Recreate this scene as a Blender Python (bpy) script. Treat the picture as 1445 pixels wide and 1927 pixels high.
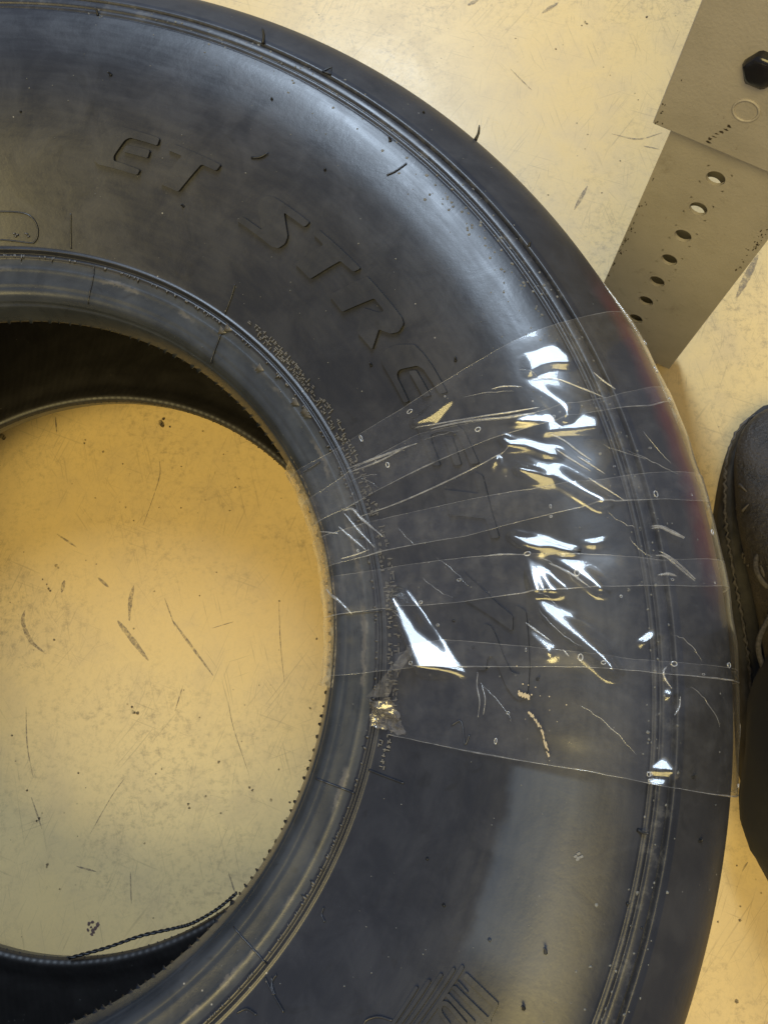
import bpy, bmesh, math, random
import numpy as np
from mathutils import Vector, Matrix

random.seed(7)
rng = np.random.default_rng(7)
R = math.radians
for o in list(bpy.data.objects):
    bpy.data.objects.remove(o)
SC = bpy.context.scene
COL = SC.collection

# ------------------------------------------------------------------ camera
cd = bpy.data.cameras.new('camera')
cam = bpy.data.objects.new('camera', cd)
COL.objects.link(cam)
cam.location = (0.23905, -0.01562, 0.61619)
cam.rotation_mode = 'QUATERNION'
cam.rotation_quaternion = (Matrix.Rotation(0.221953, 3, 'X') @ Matrix.Rotation(0.056399, 3, 'Y')).to_quaternion()
cd.sensor_fit = 'VERTICAL'
cd.sensor_height = 36.0
cd.sensor_width = 36.0
cd.lens = 26.857
cd.clip_start = 0.01
cd.clip_end = 100
SC.camera = cam

# ------------------------------------------------------------------ light (indoors: lamps under a workshop ceiling)
world = bpy.data.worlds.new('World')
SC.world = world
world.use_nodes = True
bg = world.node_tree.nodes['Background']
bg.inputs[0].default_value = (0.46, 0.55, 0.82, 1)
bg.inputs[1].default_value = 0.33

def area(name, loc, target, sx, sy, energy, col):
    l = bpy.data.lights.new(name, 'AREA')
    l.shape = 'RECTANGLE'; l.size = sx; l.size_y = sy
    l.energy = energy; l.color = col
    o = bpy.data.objects.new(name, l); COL.objects.link(o)
    o.location = loc
    o.rotation_euler = (Vector(target) - Vector(loc)).to_track_quat('-Z', 'Y').to_euler()
    return o
TGT = (0.2, 0.1, 0.2)
area('cool_ceiling_lamp', (0.03, 1.85, 2.7), TGT, 0.50, 1.8, 92, (0.67, 0.82, 1.0))
area('warm_ceiling_lamp', (-0.45, -1.35, 2.6), TGT, 1.5, 1.6, 84, (1.0, 0.79, 0.30))
SC.view_settings.view_transform = 'Standard'
SC.view_settings.look = 'None'
SC.view_settings.exposure = 0.0
SC.view_settings.gamma = 1.0

# ------------------------------------------------------------------ helpers
def tag(o, label=None, cat=None, group=None, kind=None):
    if label: o['label'] = label
    if cat: o['category'] = cat
    if group: o['group'] = group
    if kind: o['kind'] = kind
    return o

def empty(name, loc=(0, 0, 0)):
    o = bpy.data.objects.new(name, None); COL.objects.link(o)
    o.location = loc; o.empty_display_size = 0.05
    return o

def mesh_obj(name, verts, faces, mat, parent=None, smooth=True):
    me = bpy.data.meshes.new(name)
    me.from_pydata([tuple(v) for v in verts], [], faces)
    me.update()
    if smooth:
        me.polygons.foreach_set('use_smooth', [True] * len(me.polygons))
    o = bpy.data.objects.new(name, me); COL.objects.link(o)
    if mat: me.materials.append(mat)
    if parent:
        o.parent = parent
        o.matrix_parent_inverse = Matrix.Translation(-Vector(parent.location))
    return o

def bm_obj(name, bm, mat, parent=None, smooth=False):
    me = bpy.data.meshes.new(name)
    bm.to_mesh(me); bm.free()
    if smooth:
        me.polygons.foreach_set('use_smooth', [True] * len(me.polygons))
    o = bpy.data.objects.new(name, me); COL.objects.link(o)
    if mat: me.materials.append(mat)
    if parent:
        o.parent = parent
        o.matrix_parent_inverse = Matrix.Translation(-Vector(parent.location))
    return o

class MB:
    """collects boxes, tubes and sheets into one mesh"""
    def __init__(s): s.v = []; s.f = []
    def add(s, vs, fs):
        k = len(s.v); s.v += [tuple(v) for v in vs]; s.f += [tuple(i + k for i in f) for f in fs]
    def tube(s, pts, rad, n=6, closed=False):
        pts = [Vector(p) for p in pts]
        m = len(pts)
        if not hasattr(rad, '__len__'): rad = [rad] * m
        vs = []; ref = None
        for i, p in enumerate(pts):
            a = pts[(i - 1) % m] if (closed or i > 0) else p
            b = pts[(i + 1) % m] if (closed or i < m - 1) else p
            t = (b - a).normalized()
            if ref is None:
                ref = Vector((0, 0, 1)) if abs(t.z) < .9 else Vector((1, 0, 0))
            x = (ref - t * ref.dot(t)).normalized(); y = t.cross(x); ref = x
            for k in range(n):
                an = 2 * math.pi * k / n
                vs.append(p + (x * math.cos(an) + y * math.sin(an)) * rad[i])
        fs = []
        for i in range(m if closed else m - 1):
            j = (i + 1) % m
            for k in range(n):
                l = (k + 1) % n
                fs.append((i * n + k, i * n + l, j * n + l, j * n + k))
        if not closed:
            fs.append(tuple(range(n))[::-1]); fs.append(tuple((m - 1) * n + k for k in range(n)))
        s.add(vs, fs)
    def box(s, c, ax, ay, az):
        c = Vector(c); ax = Vector(ax); ay = Vector(ay); az = Vector(az)
        vs = [c + ax * i + ay * j + az * k for k in (-1, 1) for j in (-1, 1) for i in (-1, 1)]
        s.add(vs, [(0, 2, 3, 1), (4, 5, 7, 6), (0, 1, 5, 4), (1, 3, 7, 5), (3, 2, 6, 7), (2, 0, 4, 6)])
    def build(s, name, mat, parent=None, smooth=True):
        return mesh_obj(name, s.v, s.f, mat, parent, smooth)

def spline(pts, n):
    """Catmull-Rom through points, n samples"""
    P = [np.array(p, float) for p in pts]
    P = [2 * P[0] - P[1]] + P + [2 * P[-1] - P[-2]]
    out = []
    m = len(P) - 3
    for k in range(n):
        u = k / (n - 1) * m; i = min(int(u), m - 1); t = u - i
        a, b, c, d = P[i:i + 4]
        out.append(.5 * ((2 * b) + (-a + c) * t + (2 * a - 5 * b + 4 * c - d) * t * t + (-a + 3 * b - 3 * c + d) * t ** 3))
    return out

# ------------------------------------------------------------------ material kit
class NT:
    def __init__(s, name):
        s.m = bpy.data.materials.new(name); s.m.use_nodes = True
        s.t = s.m.node_tree; s.n = s.t.nodes; s.n.clear()
        s.out = s.n.new('ShaderNodeOutputMaterial')
    def node(s, typ, ins=None, **kw):
        nd = s.n.new('ShaderNode' + typ)
        for k, v in kw.items(): setattr(nd, k, v)
        for k, v in (ins or {}).items(): s.put(nd.inputs[k], v)
        return nd
    def put(s, sock, v):
        if isinstance(v, bpy.types.NodeSocket): s.t.links.new(v, sock)
        else: sock.default_value = v
    def math(s, op, a, b=0.0, c=0.0, clamp=False):
        nd = s.n.new('ShaderNodeMath'); nd.operation = op; nd.use_clamp = clamp
        for i, v in enumerate((a, b, c)): s.put(nd.inputs[i], v)
        return nd.outputs[0]
    def mix(s, f, a, b):
        nd = s.n.new('ShaderNodeMix'); nd.data_type = 'RGBA'
        s.put(nd.inputs[0], f); s.put(nd.inputs[6], a); s.put(nd.inputs[7], b)
        return nd.outputs[2]
    def ramp(s, f, a, b, lo=0.0, hi=1.0):
        nd = s.n.new('ShaderNodeMapRange'); nd.clamp = True; nd.interpolation_type = 'SMOOTHSTEP'
        for i, v in enumerate((f, a, b, lo, hi)): s.put(nd.inputs[i], v)
        return nd.outputs[0]
    def noise(s, vec, scale, detail=4, rough=.55, dist=0.0):
        nd = s.node('TexNoise', {'Vector': vec, 'Scale': scale, 'Detail': detail, 'Roughness': rough, 'Distortion': dist})
        return nd.outputs[0]
    def vor(s, vec, scale, feature='F1', rnd=1.0):
        nd = s.node('TexVoronoi', {'Vector': vec, 'Scale': scale, 'Randomness': rnd}, feature=feature)
        return nd.outputs['Distance']
    def coords(s):
        return s.node('TexCoord').outputs['Object']
    def bump(s, h, st, dist=.001, nrm=None):
        ins = {'Height': h, 'Strength': st, 'Distance': dist}
        if nrm is not None: ins['Normal'] = nrm
        return s.node('Bump', ins).outputs[0]
    def bsdf(s, **kw):
        nd = s.n.new('ShaderNodeBsdfPrincipled')
        for k, v in kw.items(): s.put(nd.inputs[k.replace('_', ' ')], v)
        return nd.outputs[0]
    def done(s, surf):
        s.t.links.new(surf, s.out.inputs['Surface']); return s.m

def polar(n):
    """radius, and a (r, angle) vector for streaks that run round the wheel"""
    c = n.coords()
    sep = n.node('SeparateXYZ', {0: c})
    x, y, z = sep.outputs
    r = n.math('SQRT', n.math('ADD', n.math('MULTIPLY', x, x), n.math('MULTIPLY', y, y)))
    th = n.math('ARCTAN2', y, x)
    v = n.node('CombineXYZ', {0: n.math('MULTIPLY', r, 1.0), 1: n.math('MULTIPLY', th, 0.035), 2: n.math('MULTIPLY', z, .3)}).outputs[0]
    return c, r, th, v

def z_of(n, c):
    return n.node('SeparateXYZ', {0: c}).outputs[2]

def rubber_mat(name, base=(.022, .0225, .027), dust=.5, rough=.38, bead=False, liner=False, tread=False):
    n = NT(name)
    c, r, th, v = polar(n)
    big = n.noise(c, 9, 5, .6)
    mid = n.noise(c, 42, 5, .62, .6)
    fine = n.noise(c, 260, 4, .7)
    streak = n.noise(v, 330, 4, .6)
    b1 = tuple(base) + (1,)
    b2 = tuple(x * 1.45 for x in base) + (1,)
    col = n.mix(n.ramp(mid, .35, .7), b1, b2)
    # grey-brown handling dust in clouds
    dm = n.math('MULTIPLY', n.ramp(big, .44, .66), n.ramp(mid, .32, .7, .35, 1.0))
    col = n.mix(n.math('MULTIPLY', dm, dust * .30), col, (.070, .064, .064, 1))
    # dark smudges
    sm = n.ramp(n.noise(c, 70, 3, .5, 1.2), .62, .74)
    col = n.mix(n.math('MULTIPLY', sm, .45), col, (.013, .013, .014, 1))
    # pale specks of grit
    sp = n.ramp(n.vor(c, 190), .10, .05)
    spm = n.math('MULTIPLY', sp, n.ramp(n.noise(c, 34, 3), .56, .66))
    col = n.mix(n.math('MULTIPLY', spm, .75), col, (.33, .31, .28, 1))
    rg = n.math('ADD', n.ramp(mid, .25, .75, rough - .03, rough + .05), n.ramp(streak, .3, .7, -.03, .04))
    if bead:
        # scuffed line of pale dried mounting soap round the bead face
        wob = n.math('ADD', r, n.ramp(n.noise(c, 140, 6, .8), .2, .8, -.0020, .0020))
        ln = n.math('MULTIPLY', n.ramp(wob, .2072, .2085), n.ramp(wob, .2105, .2092))
        ln = n.math('MULTIPLY', ln, n.ramp(n.noise(c, 26, 4, .6), .46, .58))
        col = n.mix(n.math('MULTIPLY', ln, .45), col, (.14, .125, .11, 1))
        rg = n.math('SUBTRACT', rg, n.math('MULTIPLY', n.ramp(wob, .2085, .2065), .07))
    if tread is False and not bead and not liner:
        # crusty dirt caught in the shoulder groove
        k = n.math('MULTIPLY', n.ramp(r, .3285, .333), n.ramp(r, .3425, .340))
        k = n.math('MULTIPLY', k, n.ramp(n.noise(c, 120, 6, .75), .50, .66))
        # film mask: cool blue-grey sheen painted on below the tape, hard-edged on its inner side
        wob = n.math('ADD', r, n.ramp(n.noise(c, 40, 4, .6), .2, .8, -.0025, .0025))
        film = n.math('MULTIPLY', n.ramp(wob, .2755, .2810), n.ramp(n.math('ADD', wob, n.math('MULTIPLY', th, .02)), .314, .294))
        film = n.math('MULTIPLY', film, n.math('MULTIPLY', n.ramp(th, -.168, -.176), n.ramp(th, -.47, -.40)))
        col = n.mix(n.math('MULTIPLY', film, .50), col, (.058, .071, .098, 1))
        brown = n.math('MULTIPLY', n.ramp(wob, .292, .304), n.ramp(wob, .328, .312))  # warm brown sheen beside it, painted in as well
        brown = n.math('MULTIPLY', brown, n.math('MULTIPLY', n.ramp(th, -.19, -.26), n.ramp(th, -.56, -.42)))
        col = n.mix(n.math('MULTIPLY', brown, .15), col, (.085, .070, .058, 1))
        col = n.mix(n.math('MULTIPLY', k, .28), col, (.13, .125, .12, 1))
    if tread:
        # maroon tint along the outer shoulder
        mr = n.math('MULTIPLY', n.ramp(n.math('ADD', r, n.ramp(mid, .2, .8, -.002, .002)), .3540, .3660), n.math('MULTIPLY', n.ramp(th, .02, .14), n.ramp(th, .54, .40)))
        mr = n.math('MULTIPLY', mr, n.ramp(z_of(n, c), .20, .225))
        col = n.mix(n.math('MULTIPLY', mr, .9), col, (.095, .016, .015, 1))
    h = n.math('ADD', n.math('MULTIPLY', fine, .5), n.math('MULTIPLY', mid, 1.2))
    nb = n.bump(h, .20, .0006)
    if liner:
        w = n.math('SINE', n.math('MULTIPLY', th, 260.0))
        nb = n.bump(w, .16, .0006, nb)
    return n.done(n.bsdf(Base_Color=col, Roughness=rg, Normal=nb, Specular_IOR_Level=.52))

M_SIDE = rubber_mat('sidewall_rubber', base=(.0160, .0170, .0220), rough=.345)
M_LET = rubber_mat('letter_rubber', base=(.0160, .0170, .0215), dust=.45, rough=.37)
M_BEAD = rubber_mat('bead_rubber', base=(.023, .026, .032), dust=.35, rough=.36, bead=True)  # blue-grey base stands in for a cool sheen on the bead
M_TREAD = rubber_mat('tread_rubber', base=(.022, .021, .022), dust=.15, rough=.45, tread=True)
M_LINER = rubber_mat('liner_rubber', base=(.020, .018, .017), dust=.3, rough=.5, liner=True)
M_NIB = rubber_mat('nib_rubber', base=(.006, .006, .0065), dust=.1, rough=.5)
M_MICRO = rubber_mat('small_print_rubber', base=(.075, .07, .065), dust=.8, rough=.42)  # light caught by tiny raised print, put into a lighter base

def floor_mat():
    n = NT('yellow_vinyl_floor')
    c = n.coords()
    big = n.noise(c, 3.2, 4, .6)
    mid = n.noise(c, 24, 5, .62, .4)
    fine = n.noise(c, 420, 4, .7)
    col = n.mix(n.ramp(big, .3, .7), (.64, .465, .205, 1), (.68, .505, .24, 1))
    col = n.mix(n.ramp(mid, .40, .78, 0, .45), col, (.46, .345, .19, 1))
    # faint fine scratches in several directions
    for ang, sc, lim, amt in ((20, 1.0, .645, .34), (74, 1.3, .63, .40), (128, .9, .64, .38), (97, 2.0, .64, .38), (52, 1.7, .65, .34), (160, 1.4, .66, .3), (112, 1.5, .635, .4)):
        rv = n.node('VectorRotate', {'Vector': c, 'Axis': (0, 0, 1), 'Angle': R(ang)}).outputs[0]
        mp = n.node('Mapping', {'Vector': rv, 'Scale': (11 * sc, 480 * sc, 1)}).outputs[0]
        s = n.ramp(n.noise(mp, 1.0, 2, .5), lim, lim + .05)
        s = n.math('MULTIPLY', s, n.ramp(n.noise(c, 13 * sc, 3, .6, .5), .42, .66))
        col = n.mix(n.math('MULTIPLY', s, amt), col, (.24, .18, .10, 1))
    # ground-in specks
    sp = n.math('MULTIPLY', n.ramp(n.vor(c, 95), .085, .04), n.ramp(n.noise(c, 30, 3), .50, .62))
    col = n.mix(n.math('MULTIPLY', sp, .7), col, (.13, .085, .045, 1))
    st = n.ramp(n.noise(c, 60, 6, .75, 1.0), .66, .76)
    col = n.mix(n.math('MULTIPLY', st, .35), col, (.25, .17, .09, 1))
    gm = n.math('MULTIPLY', n.ramp(n.noise(c, 150, 6, .8), .46, .70), n.ramp(n.noise(c, 7, 5, .65, .4), .36, .66))
    col = n.mix(n.math('MULTIPLY', gm, .8), col, (.27, .205, .115, 1))
    col = n.mix(n.ramp(fine, .45, .75, 0, .16), col, (.36, .29, .18, 1))
    rg = n.math('ADD', n.ramp(mid, .2, .8, .24, .36), n.ramp(fine, .2, .8, 0, .08))
    nb = n.bump(n.math('ADD', n.math('MULTIPLY', fine, .3), mid), .12, .001)
    return n.done(n.bsdf(Base_Color=col, Roughness=rg, Normal=nb, Specular_IOR_Level=.5))
M_FLOOR = floor_mat()

def plain(name, col, rough=.5, var=.25, scale=80, metal=0.0, bump=.2, spec=.5):
    n = NT(name); c = n.coords()
    k = n.noise(c, scale, 5, .65)
    cc = n.mix(n.ramp(k, .3, .7), tuple(x * (1 - var) for x in col) + (1,), tuple(min(1, x * (1 + var)) for x in col) + (1,))
    return n.done(n.bsdf(Base_Color=cc, Roughness=n.ramp(k, .2, .8, rough - .06, rough + .08), Metallic=metal,
                         Normal=n.bump(n.noise(c, scale * 6, 4, .7), bump, .0008), Specular_IOR_Level=spec))

def scuff_mat(name, col, alpha):
    n = NT(name); c = n.coords()
    k = n.math('MULTIPLY', n.ramp(n.noise(c, 210, 6, .8), .30, .68), alpha)
    tr = n.node('BsdfTransparent').outputs[0]
    df = n.bsdf(Base_Color=tuple(col) + (1,), Roughness=.6)
    return n.done(n.node('MixShader', {0: k, 1: tr, 2: df}).outputs[0])

def tape_mat(name, f0=.05, haze=.030, tint=(.972, .97, .965), rough=.06, hazecol=(.75, .72, .68), bump=.10):
    n = NT(name); c = n.coords()
    lw = n.node('LayerWeight', {'Blend': .5}).outputs['Facing']
    fr = n.math('MULTIPLY_ADD', n.math('POWER', lw, 5.0), 1.0 - f0, f0, True)
    nb = n.bump(n.math('ADD', n.noise(c, 55, 3, .5, .6), n.math('MULTIPLY', n.noise(c, 500, 2), .08)), bump, .0012)
    g1 = n.node('BsdfGlossy', {'Color': (1, 1, 1, 1), 'Roughness': rough, 'Normal': nb}).outputs[0]
    g2 = n.node('BsdfGlossy', {'Color': (1, 1, 1, 1), 'Roughness': rough + .16, 'Normal': nb}).outputs[0]
    gl = n.node('MixShader', {0: .62, 1: g1, 2: g2}).outputs[0]
    tr = n.node('BsdfTransparent', {'Color': tuple(tint) + (1,)}).outputs[0]
    df = n.node('BsdfDiffuse', {'Color': tuple(hazecol) + (1,)}).outputs[0]
    tl = n.node('BsdfTranslucent', {'Color': tuple(hazecol) + (1,)}).outputs[0]
    hz = n.node('MixShader', {0: .5, 1: df, 2: tl}).outputs[0]
    hm = n.math('MULTIPLY', n.ramp(n.noise(c, 120, 5, .7), .35, .75, .3, 1.7), haze)
    a = n.node('MixShader', {0: hm, 1: tr, 2: hz}).outputs[0]
    return n.done(n.node('MixShader', {0: fr, 1: a, 2: gl}).outputs[0])
M_TAPE = tape_mat('clear_packing_tape')
M_EDGE = tape_mat('tape_cut_edge', f0=.10, haze=.20, rough=.12, hazecol=(.82, .80, .78))
M_FILM = tape_mat('doubled_tape_film', f0=.10, haze=.55, rough=.08, tint=(.93, .88, .78), hazecol=(.80, .70, .52), bump=.4)
M_FOLD = tape_mat('crumpled_tape', f0=.10, haze=.24, rough=.05, tint=(.93, .91, .88), hazecol=(.60, .56, .52), bump=.6)
M_BUB = tape_mat('air_bubble_rim', f0=.2, haze=.45, rough=.15, hazecol=(.85, .84, .84))

# ------------------------------------------------------------------ the tyre's cross-section
def pchip(xs, ys, xq):
    xs = np.asarray(xs, float); ys = np.asarray(ys, float); h = np.diff(xs); d = np.diff(ys) / h
    m = np.zeros(len(xs)); m[0] = d[0]; m[-1] = d[-1]
    for i in range(1, len(xs) - 1):
        if d[i - 1] * d[i] > 0:
            w1 = 2 * h[i] + h[i - 1]; w2 = h[i] + 2 * h[i - 1]
            m[i] = (w1 + w2) / (w1 / d[i - 1] + w2 / d[i])
    i = np.clip(np.searchsorted(xs, xq, side='right') - 1, 0, len(xs) - 2)
    t = (xq - xs[i]) / h[i]
    return ((1 + 2 * t) * (1 - t) ** 2 * ys[i] + t * (1 - t) ** 2 * h[i] * m[i] + t * t * (3 - 2 * t) * ys[i + 1] + t * t * (t - 1) * h[i] * m[i + 1])

ZMID = 0.1485
# control points radius, height of the upper half, from the bead toe out to mid tread
CTRL = [(.1892, .2215), (.1902, .2262), (.1922, .2325), (.1944, .2358), (.1967, .2385), (.2002, .2400), (.2045, .2409), (.2080, .2418), (.2125, .2430), (.2165, .2446),
        (.2250, .2500), (.2380, .2590), (.2550, .2700), (.2720, .2795), (.2900, .2872), (.3080, .2922), (.3240, .2938), (.3340, .2930),
        (.3400, .2920), (.3490, .2888), (.3590, .2835), (.3675, .2752), (.3730, .2640), (.3765, .2490), (.3788, .2280), (.3798, .2000), (.3800, ZMID)]
_c = np.array(CTRL); _s = np.concatenate([[0], np.cumsum(np.hypot(*np.diff(_c, axis=0).T))])
SMAX = _s[-1]
def prof(s):
    s = np.clip(np.asarray(s, float), 0, SMAX)
    return pchip(_s, _c[:, 0], s), pchip(_s, _c[:, 1], s)
def s_of_r(r):
    ss = np.linspace(0, SMAX, 4000); rr, zz = prof(ss)
    return float(np.interp(r, rr, ss))
def nrm(s):
    a = prof(np.asarray(s) - 2e-4); b = prof(np.asarray(s) + 2e-4)
    dr = b[0] - a[0]; dz = b[1] - a[1]; L = np.hypot(dr, dz) + 1e-12
    return -dz / L, dr / L
S_RIDGE = s_of_r(.2185); S_GROOVE = s_of_r(.3395)
def surf(s, th, h=0.0):
    """point on the tyre's upper skin: arc length s from the bead toe, angle th, lifted by h"""
    s = np.asarray(s, float); r, z = prof(s); nr, nz = nrm(s)
    rr = r + nr * h; zz = z + nz * h
    return np.stack([rr * np.cos(th), rr * np.sin(th), zz + 0 * np.asarray(th)], -1)

# ------------------------------------------------------------------ floor
fl = mesh_obj('floor', [(-1.6, -1.6, 0), (2.0, -1.6, 0), (2.0, 2.4, 0), (-1.6, 2.4, 0)], [(0, 1, 2, 3)], M_FLOOR, smooth=False)
tag(fl, kind='structure')

M_SC1 = scuff_mat('grey_scuff', (.20, .165, .12), .72)
M_SC2 = scuff_mat('black_mark', (.035, .025, .02), .95)
def ribbon(mb, pts, w, z=.00025, taper=True, n=14):
    P = spline(pts, n); vs = []
    for i, p in enumerate(P):
        a = P[max(0, i - 1)]; b = P[min(n - 1, i + 1)]; t = (b - a) / (np.linalg.norm(b - a) + 1e-9)
        k = w * (math.sin(math.pi * (i + .35) / (n - .3)) ** .6 if taper else 1) * (1 + .35 * (random.random() - .5))
        vs += [(p[0] - t[1] * k, p[1] + t[0] * k, z), (p[0] + t[1] * k, p[1] - t[0] * k, z)]
    mb.add(vs, [(2 * i, 2 * i + 1, 2 * i + 3, 2 * i + 2) for i in range(n - 1)])
sc = MB()
for pts, w in (
    ([(-0.09216,0.04040),(-0.09282,0.03081),(-0.08475,0.01576),(-0.07204,0.00604)], .0018), ([(-0.00256,0.06115),(-0.00417,0.04887),(-0.00363,0.03239)], .0017), ([(-0.01338,0.03231),(-0.00206,0.01952),(0.01490,0.00060)], .0022),
    ([(0.03164,0.03353),(0.04891,0.01277),(0.06868,-0.01092)], .0010), ([(-0.03325,0.06762),(-0.02350,0.05972)], .0012), ([(-0.06149,0.06526),(-0.06266,0.05509)], .0016),
    ([(-0.07211,0.10438),(-0.05395,0.09306)], .0008), ([(0.11882,0.04967),(0.12158,0.01558),(0.12639,-0.01766)], .0004), ([(-0.08209,-0.03691),(-0.07783,-0.06551),(-0.07017,-0.09026)], .0005),
    ([(0.08186,-0.03054),(0.08727,-0.05076),(0.10179,-0.08628)], .0004), ([(-0.02028,-0.13143),(-0.00607,-0.10401),(0.00325,-0.09008)], .0004), ([(0.01022,0.17172),(0.01170,0.15287),(0.00132,0.11132)], .0004),
    ([(0.02411,0.05124),(0.03473,0.02754)], .0005), ([(0.04461,-0.01868),(0.03959,-0.03849)], .0006), ([(-0.08489,0.20842),(-0.08187,0.19377)], .0006), ([(-0.02841,-0.15445),(-0.01268,-0.15783)], .0007),
    ([(0.01376,-0.15718),(0.01651,-0.17942)], .0006), ([(0.08909,-0.15533),(0.09661,-0.17363)], .0006), ([(0.06544,0.02695),(0.08260,0.03222)], .0004), ([(-0.06971,-0.10528),(-0.05853,-0.12842)], .0006),
    ([(0.37037,0.40083),(0.38320,0.42477)], .0016), ([(0.40722,0.47817),(0.43075,0.47183),(0.45254,0.47783)], .0008), ([(0.43506,0.46445),(0.44904,0.46070)], .0007), ([(0.34906,0.61344),(0.36460,0.62502)], .0020),
    ([(0.27822,0.62584),(0.28853,0.63158)], .0020), ([(0.31726,0.55161),(0.33641,0.52744)], .0006), ([(0.46843,-0.14601),(0.47319,-0.13939)], .0006), ([(0.50442,0.31256),(0.52596,0.35268)], .003)):
    ribbon(sc, pts, w)
sc.build('scuff_marks', M_SC1, fl, False)['kind'] = 'stuff'
# bits of black dirt and rubber lying on the floor
db = MB()
def crumb(mb, x, y, r, z0=0.0, flat=.6):
    k = random.randint(5, 7); vs = []; a0 = random.random() * 6
    for lev, q in ((z0 + .0001, 1.0), (z0 + r * flat, .55)):
        for i in range(k):
            a = a0 + 2 * math.pi * i / k; rr = r * q * random.uniform(.6, 1.25)
            vs.append((x + rr * math.cos(a), y + rr * math.sin(a), lev))
    fs = [(i, (i + 1) % k, k + (i + 1) % k, k + i) for i in range(k)] + [tuple(range(k, 2 * k))]
    mb.add(vs, fs)
for (x, y), r in zip([(0.00871,0.20288),(0.01077,0.20044),(0.01743,0.19895),(0.01126,0.20625),(0.04658,0.19491),(-0.05614,0.18734),(-0.03913,0.17670),(-0.02085,0.16568),(-0.04215,0.13570),(-0.01513,0.12735),(-0.00727,0.11587),(0.03241,0.12688),(0.07424,0.12458),(0.07762,0.14481),(0.03027,0.16314),(0.01370,0.12734),(0.05953,0.15788),(0.06590,0.17385),(-0.05632,0.18445),(-0.07011,0.07771),(-0.06809,0.07593),(-0.07605,0.06164),(-0.07430,0.05811),(-0.08019,0.06606),(-0.07274,0.05635),(0.01525,0.05643),(0.00047,0.02597),(-0.06473,0.01637),(0.00613,-0.03978),(0.00922,-0.04056),(0.00448,-0.03571),(0.00041,-0.03371),(0.07696,-0.07649),(0.05514,-0.10784),(0.05616,-0.11053),(0.03226,-0.08243),(0.02790,-0.08607),(0.02322,-0.13694),(-0.05145,-0.15388),(-0.05165,-0.15577),(-0.02788,-0.16759),(-0.03998,-0.17088),(-0.09122,-0.05922),(-0.03415,-0.08641),(-0.07373,-0.10023),(-0.06153,-0.12074),(-0.06342,-0.12272),(-0.05985,-0.11682),(0.15068,0.01922),(0.14692,-0.03453),(0.11927,0.04925),(0.06614,0.07251),(0.05321,0.05316),(0.13212,-0.11663),(0.13371,-0.10509),(0.11921,-0.10345),(0.10441,-0.09677),(0.10223,-0.09486),(0.06850,-0.10175),(0.08089,-0.11387),(0.14778,-0.03493),(0.05960,-0.04309),(-0.13112,0.19164),(-0.12891,0.18920),(0.12444,-0.08116)],
                     [2.2,2.6,1.2,1.6,.9,.9,1.1,.9,.8,.9,.8,.8,.9,.8,.8,.6,1.0,.7,1.0,1.5,1.1,1.0,1.3,.8,.9,.9,.9,1.1,1.6,1.5,1.0,.8,1.4,1.1,1.3,.8,.9,1.0,1.3,.9,.7,.7,1.0,1.0,1.2,1.2,.9,.8,1.0,.8,.9,.7,.6,1.4,1.0,1.2,1.0,.9,1.1,.9,.9,.7,3.0,2.4,.9]):
    crumb(db, x, y, r * .001)
for (x, y), r in zip([(0.44661,0.60488),(0.36015,0.57247),(0.36063,0.57186),(0.39064,0.59945),(0.38873,0.60135),(0.38558,0.59785),(0.40903,0.54105),(0.38563,0.47831),(0.38256,0.46330),(0.37652,0.49045),(0.34783,0.41649),(0.43075,0.52055),(0.43324,0.51357),(0.41332,0.44963),(0.47330,0.60492),(0.32392,0.55904),(0.39558,0.41739),(0.48261,0.13381),(0.46404,-0.17883),(0.44854,-0.18031),(0.45724,-0.23130),(0.46525,-0.16928),(0.48075,-0.16001),(0.45197,0.17671),(0.50216,0.18791),(0.50727,0.19709),(0.13353,0.62110),(0.18086,0.59314),(0.26671,0.47816)],
                     [1.4,1.0,.8,1.1,1.6,.9,.8,.9,.9,.7,.8,.7,.8,.8,.7,.6,.8,.9,1.3,.9,1.5,.8,.8,.9,1.0,.8,.7,.6,.7]):
    crumb(db, x, y, r * .001)
for i in range(420):
    crumb(db, random.uniform(-.35, .75), random.uniform(-.4, .9), random.choice((.00022, .0003, .0004, .0006)) * random.uniform(.6, 1.3))
db.build('dirt_specks', M_SC2, fl, False)['kind'] = 'stuff'
# the chipped, reddish spot and larger dark blot
chip = MB()
for (x, y) in [(-0.01299,-0.19674),(-0.01110,-0.19924),(-0.01487,-0.19423),(-0.00928,-0.19700),(-0.01212,-0.19306),(-0.01525,-0.19862),(-0.00827,-0.19478),(-0.01211,-0.20145)]:
    crumb(chip, x, y, random.uniform(.0010, .0024), flat=.15)
chip.build('chipped_spot', plain('chip_brown', (.10, .06, .05), .7), fl, False)

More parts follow.
